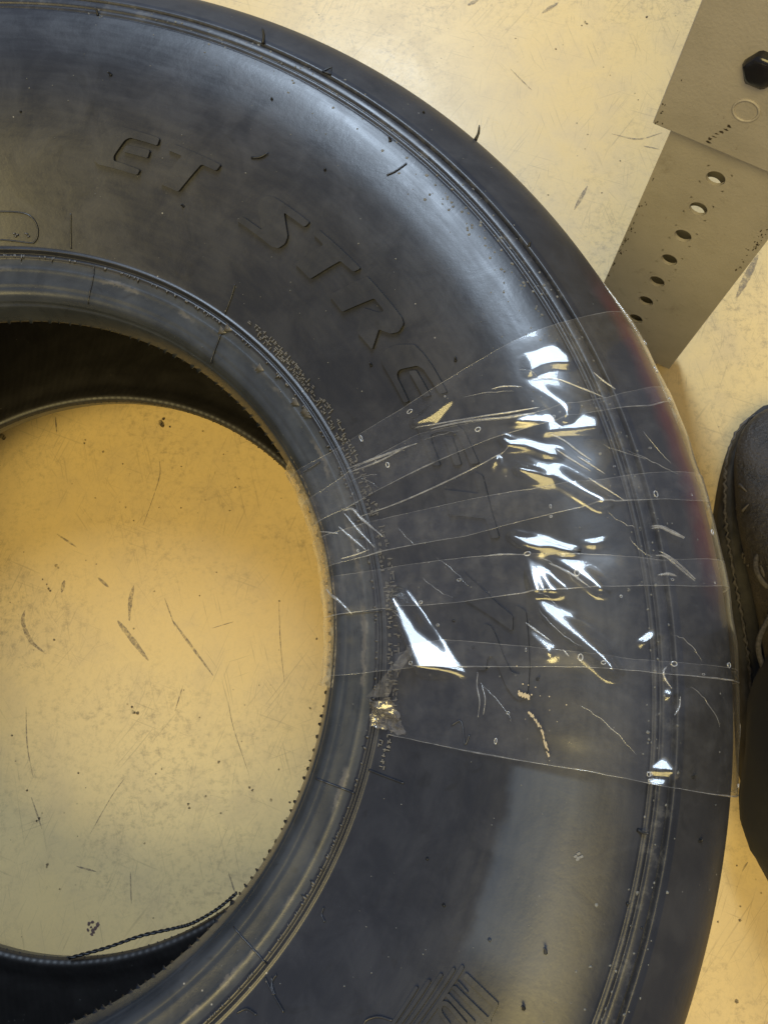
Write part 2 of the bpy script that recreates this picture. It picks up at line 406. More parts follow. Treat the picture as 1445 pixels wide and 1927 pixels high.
# ------------------------------------------------------------------ tyre
tyre = empty('tire', (0, 0, 0))
tag(tyre, 'large black smooth-shouldered rubber tire lying on its side on the yellow floor', 'tire')
NT_ = 540
THS = np.linspace(0, 2 * math.pi, NT_, endpoint=False)
def oval(th):
    """the unmounted bead is pulled slightly out of round"""
    a = np.degrees(np.arctan2(np.sin(th), np.cos(th)))
    return np.interp(a, [-180, -67, -50, -30, -6, 20, 45, 60, 73, 92, 130, 180], [0, -.0020, -.0015, -.0004, .0000, .0024, .0020, .0014, -.0002, -.0026, -.001, 0])
def lathe(name, prf, mat, fade=None):
    """ring of revolution; prf is a list of (r, z)"""
    prf = np.array(prf); k = len(prf); vs = []
    for th in THS:
        d = oval(th)
        for (r, z) in prf:
            w = max(0.0, 1 - (r - .189) / .035) if fade else 0
            rr = r + (d if z > ZMID else .0036) * w
            vs.append((rr * math.cos(th), rr * math.sin(th), z))
    fs = []
    for i in range(NT_):
        j = (i + 1) % NT_
        for q in range(k - 1):
            fs.append((i * k + q, i * k + q + 1, j * k + q + 1, j * k + q))
    return mesh_obj(name, vs, [f[::-1] for f in fs], mat, tyre)

def relief(s):
    """ridges and grooves moulded into the skin, as a height over the smooth section"""
    h = 0.0
    for c, w, a in ((S_RIDGE, .0008, .0011), (S_RIDGE - .0022, .0006, -.0009), (S_RIDGE - .0037, .0007, .0005), (S_GROOVE, .0008, -.0026), (S_GROOVE - .0030, .0026, .0005),
                    (S_GROOVE - .0060, .0006, -.0009), (S_GROOVE - .0076, .0007, .0003), (S_GROOVE - .0092, .0005, -.0005),
                    (s_of_r(.1930), .0007, -.0004), (s_of_r(.1996), .0006, -.0005), (s_of_r(.2092), .0007, .0004)):
        h += a * math.exp(-((s - c) / w) ** 2)
    return h
def skin(s0, s1, step):
    out = []
    for s in np.linspace(s0, s1, max(3, int((s1 - s0) / step))):
        r, z = prof(s); nr, nz = nrm(s); h = relief(s)
        out.append((float(r + nr * h), float(z + nz * h)))
    return out
SB = S_RIDGE - .0055; ST = S_GROOVE + .0045
bead_prf = skin(0, SB, .0009)
side_prf = skin(SB, S_RIDGE + .004, .00035)[:-1] + skin(S_RIDGE + .004, S_GROOVE - .013, .0025)[:-1] + skin(S_GROOVE - .013, ST, .00035)
tread_prf = skin(ST, SMAX, .003)
BEAD = lathe('bead', bead_prf, M_BEAD, True)
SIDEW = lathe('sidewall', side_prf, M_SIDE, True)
up = tread_prf
lo = [(r, 2 * ZMID - z) for r, z in tread_prf[::-1]][1:]
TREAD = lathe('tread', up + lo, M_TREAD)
low = [(r, 2 * ZMID - z) for r, z in (bead_prf + side_prf[1:])][::-1]
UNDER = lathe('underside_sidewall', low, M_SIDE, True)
# inner liner: from upper toe, down into the cavity, round to the lower toe
inn = [(.1892, .2215), (.1900, .2185), (.1930, .2170), (.1990, .2205), (.2080, .2275), (.2250, .2370), (.2500, .2540), (.2800, .2700), (.3150, .2790), (.3350, .2720), (.3540, .2560), (.3630, .2250), (.3650, ZMID)]
ss = np.linspace(0, len(inn) - 1, 60)
inr = pchip(range(len(inn)), [p[0] for p in inn], ss); inz = pchip(range(len(inn)), [p[1] for p in inn], ss)
ilist = [(float(a), float(b)) for a, b in zip(inr, inz)]
lathe('inner_liner', (ilist + [(r, 2 * ZMID - z) for r, z in ilist[::-1]][1:])[::-1], M_LINER, True)

# moulding flash: a row of small teeth round each bead toe
for zt, sg, kk in ((.2213, 1, 1.0), (2 * ZMID - .2213, -1, .55)):
    mb = MB()
    th = 0.0
    while th < 2 * math.pi:
        d = float(oval(th)) if sg > 0 else .0036; r = .1893 + d; wd = random.uniform(.0005, .0012) * kk; hh = random.uniform(.0006, .0018) * kk
        t = np.array([-math.sin(th), math.cos(th), 0]); q = np.array([math.cos(th), math.sin(th), 0])
        p = q * r + np.array([0, 0, zt])
        mb.add([p - t * wd * 1.6 + q * .0008, p + t * wd * 1.6 + q * .0008, p - q * hh + t * wd * .5 + (0, 0, -.0006 * sg), p - q * hh - t * wd * .5 + (0, 0, -.0006 * sg),
                p - t * wd * 1.6 + q * .0008 + (0, 0, .0012 * sg), p + t * wd * 1.6 + q * .0008 + (0, 0, .0012 * sg)],
               [(0, 1, 2, 3), (4, 3, 2, 5), (0, 3, 4), (1, 5, 2)])
        th += .0285 + random.uniform(-.008, .008)
    mb.build('bead_flash_teeth', M_BEAD, BEAD if sg > 0 else UNDER)['kind'] = 'stuff'

# raised lettering
def raised(name, loops, h=.0018, mat=None, parent=None, cuts=2, label=None):
    """outline in (s, angle) lifted off the skin with sloped sides; loops = list of outlines forming one piece"""
    mb = MB()
    for lp in loops:
        L = np.array(lp); r0 = float(prof(L[:, 0].mean())[0])
        q = np.stack([L[:, 0], L[:, 1] * r0], 1)
        area_ = .5 * np.sum(q[:, 0] * np.roll(q[:, 1], -1) - q[:, 1] * np.roll(q[:, 0], -1))
        if area_ < 0: q = q[::-1]
        # round the corners off a little
        out = []
        for i in range(len(q)):
            a, b, c = q[i - 1], q[i], q[(i + 1) % len(q)]
            la = np.linalg.norm(a - b); lc = np.linalg.norm(c - b); k = min(.0006, .3 * la, .3 * lc)
            out += [b + (a - b) / la * k, b + (c - b) / lc * k]
        bm = bmesh.new()
        vs = [bm.verts.new((p[0] * 1000, p[1] * 1000, 0)) for p in out]
        bm.faces.new(vs).normal_update()
        bmesh.ops.triangulate(bm, faces=bm.faces[:])
        for _ in range(cuts):
            es = [e for e in bm.edges if e.calc_length() > 3.5]
            if not es: break
            bmesh.ops.subdivide_edges(bm, edges=es, cuts=1)
            bmesh.ops.triangulate(bm, faces=[f for f in bm.faces if len(f.verts) > 3])
        bm.verts.index_update()
        top = [(v.co.x / 1000, v.co.y / 1000 / r0) for v in bm.verts]
        V = [surf(a, b, h + relief(a)) for a, b in top]
        F = [[v.index for v in f.verts] for f in bm.faces]
        side = {}
        for e in bm.edges:
            if len(e.link_faces) == 1:
                l = e.link_loops[0]; i, j = l.vert.index, l.link_loop_next.vert.index
                side.setdefault(i, []).append(j)
        K = len(V); low_ = {}
        for i in side:
            V.append(surf(top[i][0], top[i][1], -.0004)); low_[i] = len(V) - 1
        for i, js in side.items():
            for j in js:
                if j in low_: F.append([i, low_[i], low_[j], j])
        bm.free()
        # s,theta is left-handed against the outward normal: flip
        mb.add(V, [f[::-1] for f in F])
    o = mb.build(name, mat or M_LET, parent or SIDEW, False)
    o.data.materials.append(M_NIB)
    for p in o.data.polygons:
        if len(p.vertices) == 4: p.material_index = 1      # vertical walls: darker rubber, edge shade put into the colour
    bmx = bmesh.new(); bmx.from_mesh(o.data); bmesh.ops.recalc_face_normals(bmx, faces=bmx.faces[:])
    bmx.to_mesh(o.data); bmx.free()
    if label: o['label'] = label
    return o

LETTERS = (
    ('letter_e', [[(0.11046,1.27234),(0.11017,1.19084),(0.10647,1.19234),(0.10635,1.24979),(0.10461,1.25914),(0.09585,1.27792),(0.09349,1.27665),(0.09332,1.25454),(0.09265,1.21775),(0.08984,1.22218),(0.09006,1.30842),(0.09158,1.31914),(0.09501,1.32458),(0.09944,1.32125),(0.10439,1.30759),(0.10826,1.29157)],
                  [(0.10231,1.25484),(0.10326,1.20460),(0.09922,1.20643),(0.09888,1.26064)]]),
    ('letter_t', [[(0.10984,1.16184),(0.10956,1.05819),(0.10596,1.06303),(0.10579,1.09550),(0.08899,1.12654),(0.08939,1.17016),(0.10590,1.13825),(0.10613,1.17045)]]),
    ('letter_s', [[(0.10877,0.93577),(0.10894,0.84962),(0.10557,0.85362),(0.10529,0.90369),(0.10085,0.88784),(0.09697,0.87302),(0.09338,0.87075),(0.08950,0.87841),(0.08821,0.89275),(0.08933,0.98727),(0.09248,0.97841),(0.09208,0.92654),(0.09534,0.93804),(0.09883,0.95116),(0.10119,0.95713),(0.10439,0.95744),(0.10731,0.94963)]]),
    ('letter_t', [[(0.10883,0.82773),(0.10899,0.71747),(0.10540,0.72382),(0.10467,0.75743),(0.08793,0.78625),(0.08866,0.83308),(0.10495,0.80260),(0.10562,0.83257)]]),
    ('letter_r', [[(0.08877,0.73377),(0.08798,0.69046),(0.10433,0.65971),(0.10422,0.62916),(0.10186,0.63281),(0.09714,0.66378),(0.09276,0.65351),(0.08714,0.63878),(0.08793,0.59207),(0.09669,0.61156),(0.09984,0.58969),(0.10354,0.58126),(0.10776,0.58603),(0.10894,0.59658),(0.10877,0.67426),(0.10866,0.69823)]]),
    ('letter_e', [[(0.09000,0.57215),(0.08804,0.55463),(0.08753,0.46900),(0.08989,0.46435),(0.09074,0.51545),(0.09197,0.52401),(0.09416,0.52516),(0.10237,0.50983),(0.10399,0.49779),(0.10506,0.44360),(0.10855,0.43880),(0.10838,0.49599),(0.10776,0.52015),(0.10641,0.54418),(0.09939,0.56540),(0.09394,0.57362)],
                  [(0.09736,0.51205),(0.09736,0.45563),(0.10085,0.44996),(0.10068,0.50466)]]),
    ('letter_e', [[(0.08781,0.41885),(0.08765,0.37743),(0.08809,0.33549),(0.09141,0.32890),(0.09152,0.37506),(0.09248,0.38837),(0.09647,0.38646),(0.10169,0.37680),(0.10422,0.36738),(0.10495,0.35712),(0.10551,0.30833),(0.10928,0.30348),(0.10838,0.34845),(0.10821,0.36698),(0.10574,0.38182),(0.09838,0.40196),(0.09147,0.41620)],
                  [(0.09781,0.37314),(0.09810,0.31787),(0.10124,0.31359),(0.10180,0.36544)]]),
    ('letter_t', [[(0.10607,0.29234),(0.10489,0.25531),(0.08905,0.28572),(0.08832,0.23826),(0.10512,0.21180),(0.10579,0.17758),(0.10933,0.17562),(0.10849,0.22257),(0.10905,0.28332)]]),
    ('slash', [[(0.08944,0.13372),(0.08877,0.08535),(0.11001,0.02635),(0.11057,0.04946),(0.10428,0.07079)]]),
    ('letter_s', [[(0.09383,-0.03497),(0.09360,0.00822),(0.09501,0.03289),(0.09787,0.04075),(0.10045,0.03556),(0.10203,0.02394),(0.10562,-0.01180),(0.10905,-0.03601),(0.11293,-0.03968),(0.11231,0.06567),(0.11641,0.05574),(0.11697,-0.02811),(0.11652,-0.05964),(0.11546,-0.07424),(0.11310,-0.07774),(0.11012,-0.07103),(0.10708,-0.05772),(0.10349,-0.02944),(0.10175,-0.01482),(0.10001,-0.01112),(0.09826,-0.01491),(0.09765,-0.03452)]]),
)
for nm, loops in LETTERS:
    raised(nm, loops)

def skin_line(pts, rad, name, h=.0003, mat=None, n=24, mb=None, flat=False):
    P = spline(pts, n)
    m = mb or MB()
    m.tube([surf(a, b, h + relief(a)) for a, b in P], rad, 6)
    return None if mb else m.build(name, mat or M_LET, SIDEW)

# emblem of bars and hatching low on the sidewall
em = []
for pl in ([(0.11517,-0.45049),(0.11647,-0.45222),(0.11287,-0.54635),(0.11130,-0.55081)], [(0.11253,-0.46058),(0.11377,-0.46105),(0.11006,-0.55442),(0.10883,-0.55807)], [(0.10888,-0.47759),(0.11029,-0.47704),(0.10753,-0.56180),(0.10613,-0.56595)],
           [(0.10574,-0.49455),(0.10714,-0.49387),(0.10484,-0.56994),(0.10343,-0.57421)], [(0.10259,-0.51333),(0.10388,-0.51224),(0.10265,-0.57658),(0.10119,-0.58117)],
           [(0.11759,-0.45590),(0.13321,-0.46426),(0.13310,-0.47206),(0.11748,-0.46422)], [(0.13304,-0.46466),(0.13293,-0.49112),(0.13164,-0.49165),(0.13197,-0.46572)],
           [(0.11557,-0.47217),(0.11725,-0.47151),(0.12192,-0.47540),(0.12046,-0.47739)], [(0.11506,-0.48349),(0.11607,-0.47835),(0.13360,-0.48636),(0.13304,-0.49205)], [(0.11405,-0.49701),(0.11501,-0.49183),(0.12883,-0.49947),(0.12770,-0.50535)],
           [(0.11388,-0.51545),(0.11377,-0.50802),(0.11534,-0.50207),(0.11737,-0.50098),(0.12636,-0.50758),(0.12495,-0.51209),(0.11753,-0.50738),(0.11574,-0.50735),(0.11523,-0.51140),(0.11596,-0.51691),(0.12124,-0.52141),(0.11989,-0.52493),(0.11534,-0.52130)]):
    em.append(pl)
raised('emblem', em, h=.0009, label='embossed block of slanted stripes and bars')
for pts in ([(0.09220,-0.60826),(0.09236,-0.59887),(0.09568,-0.58318),(0.10102,-0.57258)], [(0.04731,-0.67986),(0.04798,-0.69496),(0.04983,-0.70226),(0.05214,-0.70529)], [(0.04511,-0.78394),(0.04714,-0.76353),(0.05225,-0.75180)], [(0.04837,-0.52701),(0.04933,-0.53992),(0.05253,-0.54453)], [(0.04646,-0.69112),(0.04927,-0.69871),(0.05276,-0.70269)], [(0.08225,-0.13082),(0.08675,-0.12199),(0.08989,-0.15656),(0.09158,-0.14080)]):
    skin_line(pts, .00045, 'moulded_arc')

# radial mould lines
for pts in ([(0.06040,0.93631),(0.05315,0.93206),(0.04382,0.93079)], [(0.03764,1.30850),(0.03107,1.30431),(0.01697,1.30356)], [(0.03618,0.91456),(0.03006,0.90918),(0.01719,0.89129)], [(0.03039,0.47832),(0.02438,0.47663),(0.01680,0.47825)], [(0.01663,0.09192),(0.02910,0.08912),(0.04247,0.08723)],
            [(0.01820,-0.30859),(0.02820,-0.30708),(0.03893,-0.30624)], [(0.04287,-0.25098),(0.05337,-0.25122),(0.06326,-0.25078)], [(0.01775,-0.69053),(0.02888,-0.68814),(0.03961,-0.68573)], [(0.06298,1.37317),(0.05388,1.37416),(0.04478,1.37336)], [(0.04405,-0.70196),(0.05051,-0.70431),(0.06124,-0.70439)], [(0.14922,0.79461),(0.15360,0.78887),(0.15984,0.78576)]):
    skin_line(pts, .00042, 'mould_line')

# rounded plate outline beside the bead, and its two small marks
skin_line([(0.06118,1.62410),(0.06113,1.54730),(0.06085,1.49595),(0.05894,1.47112),(0.05450,1.45883),(0.04927,1.45980),(0.04607,1.46966),(0.04534,1.48391),(0.04663,1.56009),(0.04714,1.64138)], .00045, 'plate_outline', n=60)
mk = MB()
for (a, b) in [(0.04972,1.51942),(0.04922,1.51162),(0.04995,1.48946),(0.04865,1.48336),(0.04837,1.51628),(0.04972,1.48685)]:
    p = surf(a, b, .0004); mk.box(p, (.0006, 0, 0), (0, .0003, 0), (0, 0, .0005))
mk.build('plate_marks', M_MICRO, SIDEW)
# small raised triangle
tri = MB()
P3 = [(0.17602,0.99066),(0.18243,0.98773),(0.17669,0.97762)]
tri.tube([surf(a, b, .0004) for a, b in P3], .0005, 5, True)
tri.build('triangle_mark', M_NIB, SIDEW)

# rows of tiny raised print beside the rim ridge
mt = MB()
def micro(th0, th1, s0, cell):
    th = th0
    while th > th1:
        r = float(prof(s0)[0]); dth = cell / r
        if random.random() > .12:
            n_ = random.randint(2, 3)
            for _ in range(n_):
                ds = random.choice((0, .0009, .0018)); dt = random.uniform(0, .55) * dth
                p = surf(s0 + ds, th - dt, .00035)
                er = np.array([math.cos(th), math.sin(th), .25]); et = np.array([math.sin(th), -math.cos(th), 0])
                if random.random() < .5: mt.box(p, er * .0008, et * .0002, (0, 0, .0004))
                else: mt.box(p, er * .00022, et * .0007, (0, 0, .0004))
        th -= dth
micro(R(49.5), R(36.5), S_RIDGE + .0058, .0021)
micro(R(47.5), R(17), S_RIDGE + .0030, .0019)
micro(R(34.5), R(17), S_RIDGE + .0066, .0021)
micro(R(14.5), R(-11.5), S_RIDGE + .0030, .0021)
micro(R(15.5), R(-13.5), S_RIDGE + .0070, .0023)
mt.build('small_raised_print', M_MICRO, SIDEW, False)['kind'] = 'stuff'

# shreds of rubber flash along the rim ridge
fz = MB()
for i in range(150):
    th = R(random.uniform(-50, 95)); big_ = random.random() < .12
    s = S_RIDGE - .0042
    a = surf(s + .0008, th, .0004); b = surf(s + .0008, th + random.uniform(.004, .012), .0004); L = random.uniform(.0006, .0014) * (2.2 if big_ else 1)
    m = surf(s - L, th + random.uniform(.002, .008), .0006)
    fz.add([a, b, m, (np.array(a) + b) / 2 + (0, 0, .0006)], [(0, 1, 3), (0, 3, 2), (3, 1, 2), (0, 2, 1)])
for (a, b) in [(0.03618,0.91456),(0.03826,0.60555),(0.03849,0.59485),(0.03450,0.77126),(0.03922,0.90466),(0.03691,0.63962)]:
    p = surf(a, b, .0004); q = surf(a - .004, b + .004, .0012); w = surf(a - .0005, b - .012, .0004); u = surf(a + .0008, b + .01, .0004)
    fz.add([p, q, w, u], [(0, 1, 2), (0, 3, 1), (2, 1, 3)])
fz.build('ridge_flash_shreds', M_MICRO, SIDEW)['kind'] = 'stuff'

# vent nibs
def nib(pt, ln, lean, rad=.0008):
    a, b = pt
    base = surf(a, b, -.0002); tip = base + np.array([lean[0], lean[1], 1.0]) * ln
    mid_ = (base + tip) / 2 + np.array([lean[1], -lean[0], 0]) * ln * .12
    P = spline([base, mid_, tip], 7)
    mb = MB(); mb.tube(P, [rad * 1.5, rad * 1.25, rad, rad, rad * .85, rad * .7, rad * .3], 6)
    return mb.build('rubber_nib', M_NIB, TREAD if a > ST else SIDEW)
for pt, ln, lean in zip([(0.16568,1.36368),(0.17636,1.09731),(0.21057,0.77344),(0.19215,0.83937),(0.16389,0.83086),(0.14917,1.02879),(0.13416,1.31113),(0.13304,0.88248),(0.08321,1.11059),(0.11939,1.01127),(0.11860,0.47895),(0.08225,0.57196),(0.14181,0.13352),(0.11995,-0.04479),(0.19136,-0.21173),(0.18473,-0.14465),(0.08135,0.05067),(0.14192,-0.38421),(0.14175,-0.45353),(0.12107,-0.40397),(0.17714,0.57447),(0.08523,-0.34942),(0.09911,-0.39693),(0.17271,-0.31604),(0.16411,-0.21428),(0.11068,1.47673),(0.09079,0.00288),(0.16546,-0.29628)],
                        [.003,.0052,.0048,.0015,.0022,.0016,.0022,.0016,.002,.0030,.0022,.0020,.002,.0025,.0022,.0025,.0016,.003,.003,.0014,.002,.0012,.0014,.0012,.0035,.0012,.0012,.0012],
                        [(-.2,.6),(0.1,1.0),(.4,1.1),(0,.1),(-.5,.4),(0,0),(-.6,.1),(0,0),(-.6,-.1),(3.0,.2),(-.2,.5),(-.6,.3),(0,.2),(.1,.3),(.3,.3),(.3,.4),(0,0),(-.4,.9),(-.4,.6),(0,0),(.2,.6),(0,0),(0,0),(0,0),(.9,-.2),(0,0),(0,0),(0,0)]):
    nib(pt, ln, lean, .0007 if ln > .004 else .0006)

# grit and dried crust on the sidewall, thickest in the shoulder groove
gr = MB()
def grit(a, b, r):
    p = surf(a, b, relief(a)); mbv = []
    k = 5; a0 = random.random() * 6
    nr, nz = nrm(a)
    for lev, q in ((0, 1.0), (r * .5, .5)):
        for i in range(k):
            an = a0 + 2 * math.pi * i / k; rr = r * q * random.uniform(.5, 1.3)
            mbv.append(surf(a + rr * math.cos(an), b + rr * math.sin(an) / .3, relief(a) + lev + .00005))
    gr.add(mbv, [(i, k + i, k + (i + 1) % k, (i + 1) % k) for i in range(k)] + [tuple(range(2 * k - 1, k - 1, -1))])
for i in range(230):
    grit(S_GROOVE + random.gauss(-.006, .0055), R(random.uniform(-25, 80)), random.choice((.0003, .0004, .0005, .0007)))
for i in range(260):
    grit(random.uniform(.012, S_GROOVE + .03), R(random.uniform(-50, 92)), random.choice((.00022, .0003, .0004)))
for i in range(60):
    grit(s_of_r(.325) + random.gauss(0, .004), R(random.gauss(36, 5)), random.choice((.0004, .0006, .0008)))
gr.build('grit_specks', plain('pale_grit', (.12, .118, .112), .7), SIDEW)['kind'] = 'stuff'
# a pale knocked-out chip
cpm = MB()
for (a, b) in [(0.14332,-0.26412),(0.14467,-0.26594),(0.14400,-0.26858),(0.14501,-0.26170),(0.14388,-0.26088)]:
    p = surf(a + random.uniform(-.0008, .0008), b + random.uniform(-.002, .002), .0002); cpm.box(p, (.0006, .0003, 0), (-.0002, .0004, 0), (0, 0, .0002))
cpm.build('chipped_nick', plain('nick_grey', (.15, .145, .14), .6), SIDEW, False)

# twisted cord of loose flash hanging from the lower bead
cp = [np.array(p) for p in [(0.00803,-0.19090,0.08300),(0.03164,-0.18428,0.08300),(0.05446,-0.17643,0.08300),(0.07715,-0.17108,0.08300),(0.08844,-0.16762,0.08300),(0.10361,-0.15901,0.08300),(0.11562,-0.14917,0.08300)]]
cc = MB()
base_ = spline(cp, 110)
for ph in (0, math.pi):
    pts = []
    for i, p in enumerate(base_):
        t = base_[min(i + 1, 109)] - base_[max(i - 1, 0)]; t = t / np.linalg.norm(t); sd = np.array([-t[1], t[0], 0])
        an = i * .95 + ph
        pts.append(p + sd * .0005 * math.cos(an) + np.array([0, 0, .0005 * math.sin(an)]))
    cc.tube(pts, .00075, 6)
o = cc.build('loose_cord', M_NIB, tyre); o['label'] = 'thin twisted black cord hanging loose from the lower bead'

# ------------------------------------------------------------------ clear tape
# wrinkles: outline in (s, angle) and the direction that raised facet faces
WR = [
    ([(0.14692,0.42267),(0.15332,0.42448),(0.16124,0.41506),(0.16315,0.39952),(0.16226,0.38889),(0.15613,0.40062),(0.15035,0.40461),(0.14574,0.40213)], (-0.1380, 0.1043, 0.9849)),
    ([(0.14287,0.39179),(0.14484,0.38571),(0.14973,0.35926),(0.15405,0.33657),(0.15383,0.32541),(0.15141,0.32034),(0.15136,0.32728),(0.15057,0.33847),(0.14664,0.36218),(0.14304,0.38282)], (-0.1390, 0.1308, 0.9816)),
    ([(0.15242,0.32028),(0.15838,0.31356),(0.16338,0.30427),(0.16226,0.29222),(0.15467,0.29905),(0.14748,0.30632),(0.14197,0.31115),(0.14467,0.31714),(0.14866,0.31682)], (-0.1533, 0.1488, 0.9769)),
    ([(0.13102,0.34242),(0.13883,0.33793),(0.15091,0.32442),(0.15147,0.31913),(0.14063,0.32987)], (-0.1325, 0.1435, 0.9807)),
    ([(0.12321,0.32432),(0.12647,0.31373),(0.13270,0.30730),(0.13770,0.29659),(0.14124,0.28531),(0.14276,0.27379),(0.13815,0.28088),(0.13512,0.29052),(0.13136,0.30028),(0.12416,0.31160)], (-0.1218, 0.1619, 0.9793)),
    ([(0.13107,0.28709),(0.13557,0.26737),(0.14433,0.23353),(0.15108,0.20743),(0.15647,0.19215),(0.15422,0.19118),(0.14821,0.21075),(0.14074,0.23685),(0.13388,0.26353)], (-0.1491, 0.1873, 0.9709)),
    ([(0.11568,0.17153),(0.12119,0.16292),(0.12871,0.15763),(0.13467,0.15069),(0.13973,0.13545),(0.13523,0.13805),(0.13063,0.14572),(0.12557,0.14729),(0.12012,0.15476)], (-0.1284, 0.2288, 0.9650)),
    ([(0.14366,0.14461),(0.14799,0.14494),(0.15315,0.14627),(0.15242,0.13997),(0.14759,0.13838)], (-0.1660, 0.2284, 0.9593)),
    ([(0.12040,0.13715),(0.12169,0.11781),(0.12416,0.08235),(0.12186,0.08325),(0.12091,0.10478)], (-0.1202, 0.2508, 0.9605)),
    ([(0.12119,0.13504),(0.12495,0.11384),(0.12843,0.09041),(0.13141,0.07964),(0.12776,0.08035),(0.12591,0.10236)], (-0.1287, 0.2522, 0.9591)),
    ([(0.12843,0.14053),(0.13349,0.12833),(0.14051,0.10835),(0.14529,0.09225),(0.14883,0.07562),(0.14731,0.07563),(0.14282,0.09147),(0.13585,0.11365)], (-0.1528, 0.2488, 0.9564)),
    ([(0.12180,0.07292),(0.12613,0.06930),(0.13197,0.05907),(0.13658,0.04970),(0.13180,0.05286),(0.12939,0.05241),(0.13152,0.04148),(0.13652,0.02334),(0.14158,0.00514),(0.14636,-0.01084),(0.14967,-0.02666),(0.14349,-0.00712),(0.13669,0.01467),(0.12855,0.03830),(0.12416,0.05545)], (-0.1437, 0.2826, 0.9484)),
    ([(0.11798,0.02065),(0.12242,0.01328),(0.12737,0.00623),(0.12630,0.00042),(0.12568,-0.00834),(0.12276,0.00156)], (-0.1248, 0.2952, 0.9473)),
    ([(0.16074,0.01004),(0.16299,0.01552),(0.16742,0.01696),(0.16608,0.01190),(0.16186,0.00694)], (-0.1943, 0.2924, 0.9363)),
    ([(0.17068,-0.04696),(0.17332,-0.05287),(0.17164,-0.05629)], (-0.2044, 0.3257, 0.9231)),
    ([(0.05590,0.10546),(0.06057,0.07904),(0.06708,0.03509),(0.07781,-0.00565),(0.08815,-0.03287),(0.06821,-0.03110),(0.06545,0.00292),(0.06090,0.04506)], (-0.0378, 0.2886, 0.9567)),
    ([(0.08832,0.42054),(0.09624,0.42436),(0.10360,0.42585),(0.10737,0.42527),(0.10180,0.41840),(0.09495,0.41484)], (-0.1293, -0.4352, 0.8910)),
    ([(0.08989,0.41654),(0.09736,0.41381),(0.10394,0.41733),(0.10748,0.41738),(0.10461,0.40955),(0.09843,0.40796),(0.09281,0.41261)], (-0.1313, -0.4329, 0.8918)),
    ([(0.12551,0.26814),(0.13180,0.25499),(0.13709,0.24002),(0.14108,0.22430),(0.13602,0.23521),(0.13001,0.24999)], (-0.2075, -0.3864, 0.8987)),
    ([(0.11355,0.27568),(0.11501,0.29151),(0.11748,0.29691),(0.11534,0.27783)], (-0.1743, -0.3954, 0.9018)),
    ([(0.11871,0.28132),(0.12327,0.27340),(0.11944,0.27386)], (-0.1831, -0.3940, 0.9007)),
    ([(0.12428,0.14140),(0.13012,0.13006),(0.12737,0.13192)], (-0.2112, -0.3360, 0.9179)),
    ([(0.16551,-0.13882),(0.16821,-0.13285),(0.17125,-0.13002),(0.17366,-0.13611),(0.17355,-0.14164),(0.17091,-0.13883),(0.16844,-0.14148)], (-0.1941, 0.3684, 0.9092)),
    ([(0.16956,-0.14177),(0.17125,-0.14182),(0.17164,-0.15496),(0.17051,-0.15785)], (-0.1935, 0.3744, 0.9068)),
    ([(0.16332,-0.15906),(0.16546,-0.15320),(0.16776,-0.15318),(0.16810,-0.16092),(0.16518,-0.16177)], (-0.1852, 0.3778, 0.9072)),
    ([(0.17192,-0.15406),(0.17383,-0.15163),(0.17456,-0.15984),(0.17271,-0.16070)], (-0.1963, 0.3785, 0.9045)),
]
WR_DATA = []
for poly, n in WR:
    L = np.array(poly); r0 = float(prof(L[:, 0].mean())[0]); n = np.array(n)
    q = np.stack([L[:, 0], L[:, 1] * r0], 1)
    d = surf(L[:, 0], L[:, 1]) @ n
    WR_DATA.append((q, r0, n, float(d.max()), float(d.max() - d.min())))
def poly_dist(P, q):
    """signed-ish distance: 0 inside, distance outside"""
    n = len(q); d = np.full(len(P), 1e9); inside = np.zeros(len(P), bool)
    for i in range(n):
        a = q[i]; b = q[(i + 1) % n]; e = b - a; w = P - a
        t = np.clip((w @ e) / (e @ e + 1e-18), 0, 1); d = np.minimum(d, np.hypot(*(w - t[:, None] * e).T))
        c = ((a[1] > P[:, 1]) != (b[1] > P[:, 1])) & (P[:, 0] < (b[0] - a[0]) * (P[:, 1] - a[1]) / (b[1] - a[1] + 1e-18) + a[0])
        inside ^= c
    d[inside] = 0
    return d
def wrinkle_h(s, th):
    h = np.zeros(len(s))
    for q, r0, n, off, top in WR_DATA:
        P = np.stack([s, th * r0], 1)
        box = (P[:, 0] > q[:, 0].min() - .012) & (P[:, 0] < q[:, 0].max() + .012) & (P[:, 1] > q[:, 1].min() - .012) & (P[:, 1] < q[:, 1].max() + .012)
        if not box.any(): continue
        Pb = P[box]; d = poly_dist(Pb, q)
        sb, tb_ = s[box], th[box]; nr, nz = nrm(sb)
        pl = (off - surf(sb, tb_) @ n) / (nr * np.cos(tb_) * n[0] + nr * np.sin(tb_) * n[1] + nz * n[2])
        pl = np.maximum(pl, 0)
        fall = .0014 + .45 * top
        k = np.clip(1 - np.maximum(d - .0006, 0) / fall, 0, 1); k = k * k * (3 - 2 * k)
        h[box] = np.maximum(h[box], np.minimum(pl, top * 1.15) * k)
    return h
def sines(s, th, seed):
    g = np.random.default_rng(seed); h = 0
    for _ in range(9):
        an = g.uniform(-.5, .5); f = g.uniform(120, 420); ph = g.uniform(0, 6)
        h = h + np.sin((th * .29 * math.cos(an) + s * math.sin(an)) * f + ph) * g.uniform(.2, 1) / f
    return h * .028

